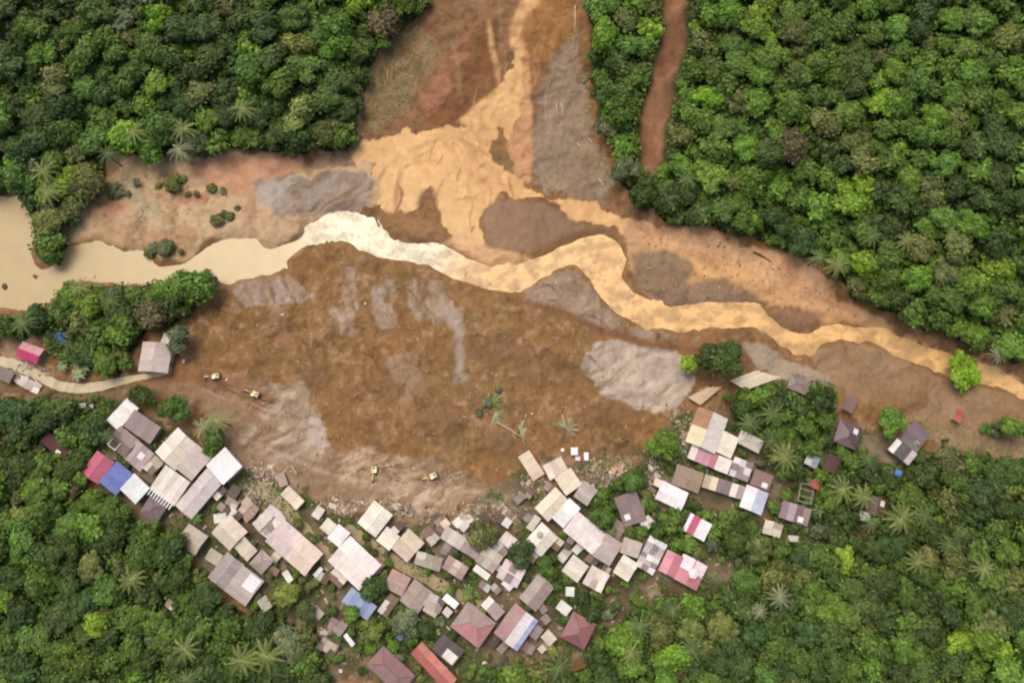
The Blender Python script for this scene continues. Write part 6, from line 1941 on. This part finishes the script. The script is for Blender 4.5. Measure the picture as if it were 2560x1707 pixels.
# boulders that show singly
BOULD = [((570, 950), .55, (240, 216, 196), "pale boulder just right of the first excavator"), ((969, 1163), .45, (226, 196, 170), "pale stone left of the pair beside the mid excavator"), ((985, 1163), .5, (220, 200, 170), "pale stone right of the pair beside the mid excavator"),
         ((1330, 1035), .6, (216, 196, 160), "pale stone on the mud below the grey point bar"), ((1390, 710), .6, (210, 190, 160), "stone on the grey point bar inside the river bend"), ((232, 690), .9, (226, 200, 160), "pale rock in the tan pool"),
         ((85, 690), 1.1, (150, 116, 80), "brown rock in the tan pool's western end"), ((10, 715), 1.4, (110, 84, 60), "dark rock at the pool's left edge"), ((710, 790), .7, (220, 196, 170), "pale stone high on the slide's western half"),
         ((915, 760), .8, (224, 200, 184), "pinkish stone on the slide near the grey streaks"), ((1683, 963), .5, (226, 206, 180), "small pale stone by the grey silt flat"), ((465, 905), .8, (240, 230, 220), "white boulder beside the lone taupe roof")]
for (px, py), r, c, lab in BOULD:
    wx, wy = at(px, py)
    r *= .62
    q = IV * (1 + NR.normal(size=(len(IV), 1)) * .16) * np.array([r * 1.3, r * .85, r * .6])
    o = mesh_obj('boulder', q, [tuple(int(k) for k in t) for t in IF], M_WALL, None, False, (wx, wy, max(zt(wx, wy), float(zs(wx, wy)) - .6) + r * .2))
    o.rotation_euler.z = RNG.uniform(0, 6)
    setcol(o, c)
    tag(o, lab, 'boulder', 'stones lying on the slide')

# ------------------------------------------------------------------ debris
RD_ = random.Random(5)
SPOT = [(610, 1095, 60, 36, "heap above the rose gable"), (900, 1165, 40, 14, "fringe above the cream gable"), (800, 1160, 40, 16, "heap by the small cream roof"), (1010, 1185, 60, 20, "fringe by the white broken-beam roof"),
        (1150, 1175, 50, 20, "fringe by the row of big white roofs"), (1240, 1120, 40, 24, "heap by the torn peach roof"), (1345, 1090, 60, 22, "heap by the mottled grey-pink roof"), (1410, 1105, 40, 16, "heap above the dark taupe roof"),
        (1060, 1225, 30, 20, "yard by the olive tree"), (1495, 1085, 12, 34, "line by the pink-tinged white roof"), (60, 855, 45, 12, "yard below the concrete road"), (590, 1130, 40, 30, "heap by the mud-spattered tan roof"), (1570, 1000, 14, 40, "line by the mud-smeared gable"),
        (770, 1470, 40, 20, "yard of the dark ruined shed")]
DCOL = [(196, 178, 154), (180, 158, 132), (160, 134, 108), (170, 152, 132), (128, 106, 84), (212, 198, 178), (176, 144, 118), (104, 88, 70)]
for sx, sy, rx_, ry_, wh in SPOT:
    for k in range(7):
        px, py = (sx + RD_.gauss(0, rx_ * .5)) * DS, (sy + RD_.gauss(0, ry_ * .5)) * DS
        if quad_dist(px, py) < 4: continue
        wx, wy = at(px, py)
        z = zt(wx, wy)
        col = RD_.choice(DCOL)
        if k % 2:
            v, f = ribbed(-RD_.uniform(.5, .8), RD_.uniform(.5, .8), -RD_.uniform(.7, 1.3), 0, RD_.uniform(.7, 1.3), RD_.uniform(-.2, .3), 3)
            o = mesh_obj('torn_roof_sheet', v, f, M_ROOF, None, False, (wx, wy, z + .3), (RD_.uniform(-.3, .3), RD_.uniform(-.3, .3), RD_.uniform(0, 6)))
            tag(o, f"torn sheet, {wh}", 'sheet', f"torn sheets, {wh}")
        else:
            l = RD_.uniform(1.6, 3.6)
            o = MB().box(0, 0, 0, l, .24, .14).build('broken_plank', M_BOARD, None, False, (wx, wy, z + .25), (RD_.uniform(-.1, .1), RD_.uniform(-.15, .15), RD_.uniform(0, 6)))
            tag(o, f"broken plank, {wh}", 'plank', f"broken planks, {wh}")
        setcol(o, col)


def litter(name, n, sampler, size, cols, label):
    V_, F_, C_ = [], [], []
    for k in range(n):
        wx, wy = sampler()
        z = zt(wx, wy)
        s = RD_.uniform(*size)
        mb = MB().box(wx, wy, z + s * .15, s * RD_.uniform(.6, 2.0), s * RD_.uniform(.4, 1), s * RD_.uniform(.2, .6), RD_.uniform(0, 6), RD_.uniform(-.4, .4), RD_.uniform(-.4, .4), RD_.uniform(.5, 1))
        b = len(V_)
        V_ += mb.v
        F_ += [tuple(b + i for i in f) for f in mb.f]
        c = lin(vary(RD_.choice(cols), .12))
        C_ += [c] * 8
    me = bpy.data.meshes.new(name)
    me.from_pydata(V_, [], F_)
    set_attr(me, "leafcol", 'FLOAT_COLOR', 'POINT', "color", np.concatenate([np.array(C_), np.ones((len(C_), 1))], 1))
    me.materials.append(M_SCRAP)
    tag(link(name, me), label, name.replace('_', ' '), kind="stuff")


def spot_sampler():
    sx, sy, rx_, ry_, _ = RD_.choice(SPOT)
    return at((sx + RD_.gauss(0, rx_ * .7)) * DS, (sy + RD_.gauss(0, ry_ * .8)) * DS)


MUDW = [(480, 720), (600, 650), (900, 620), (1100, 700), (1400, 800), (1560, 960), (1480, 1040), (1250, 1050), (1180, 1160), (900, 1140), (600, 1060), (480, 920)]


def poly_sampler(p):
    pp = dpoly(p)
    xs, ys = [a for a, _ in pp], [b for _, b in pp]

    def f():
        while True:
            x, y = RD_.uniform(min(xs), max(xs)), RD_.uniform(min(ys), max(ys))
            if inside(np.array([x]), np.array([y]), pp)[0]: return at(x, y)
    return f


VILP = [(250, 920), (420, 1010), (560, 1090), (690, 1140), (830, 1210), (1060, 1200), (1330, 1090), (1480, 1060), (1640, 950), (1820, 1090), (1880, 1190), (1650, 1340), (1500, 1370), (1380, 1500), (1050, 1550), (800, 1550), (600, 1430), (420, 1230), (240, 1080)]
litter('rubble', 2300, spot_sampler, (.2, .85), DCOL, "splintered boards and rubble along the buried edge of the village")
litter('mud_clods', 700, poly_sampler(MUDW), (.2, .6), [(128, 88, 54), (168, 124, 84), (190, 160, 130), (146, 100, 62)], "clods and small stones scattered over the mud")
litter('yard_litter', 1500, poly_sampler(VILP), (.25, 1.15), DCOL + [(120, 104, 84), (96, 84, 66), (90, 78, 60), (150, 132, 108)], "scraps lying in the yards between the houses")
BANKP = [(1440, 540), (1530, 530), (1750, 585), (1900, 680), (2040, 760), (1740, 690), (1490, 690)]
litter('bank_stones', 220, poly_sampler(BANKP), (.2, .55), [(150, 110, 76), (214, 176, 132), (120, 90, 64)], "small stones on the eastern bank")

# ------------------------------------------------------------------ like things told apart by their place
def screen_x(o):
    p = o.matrix_world.translation if o.parent else o.location
    d = p.y * ST + (HCAM - p.z) * CT
    return p.x / d


byl = {}
for o in SC.objects:
    if o.parent is None and "label" in o and o.get("kind") != "stuff": byl.setdefault(o["label"], []).append(o)
for lab, os_ in byl.items():
    if len(os_) < 2: continue
    os_.sort(key=screen_x)
    for k, o in enumerate(os_):
        o["label"] = lab + (", leftmost" if k == 0 else ", rightmost" if k == len(os_) - 1 else f", {ORD[min(k, 11)]} from left")
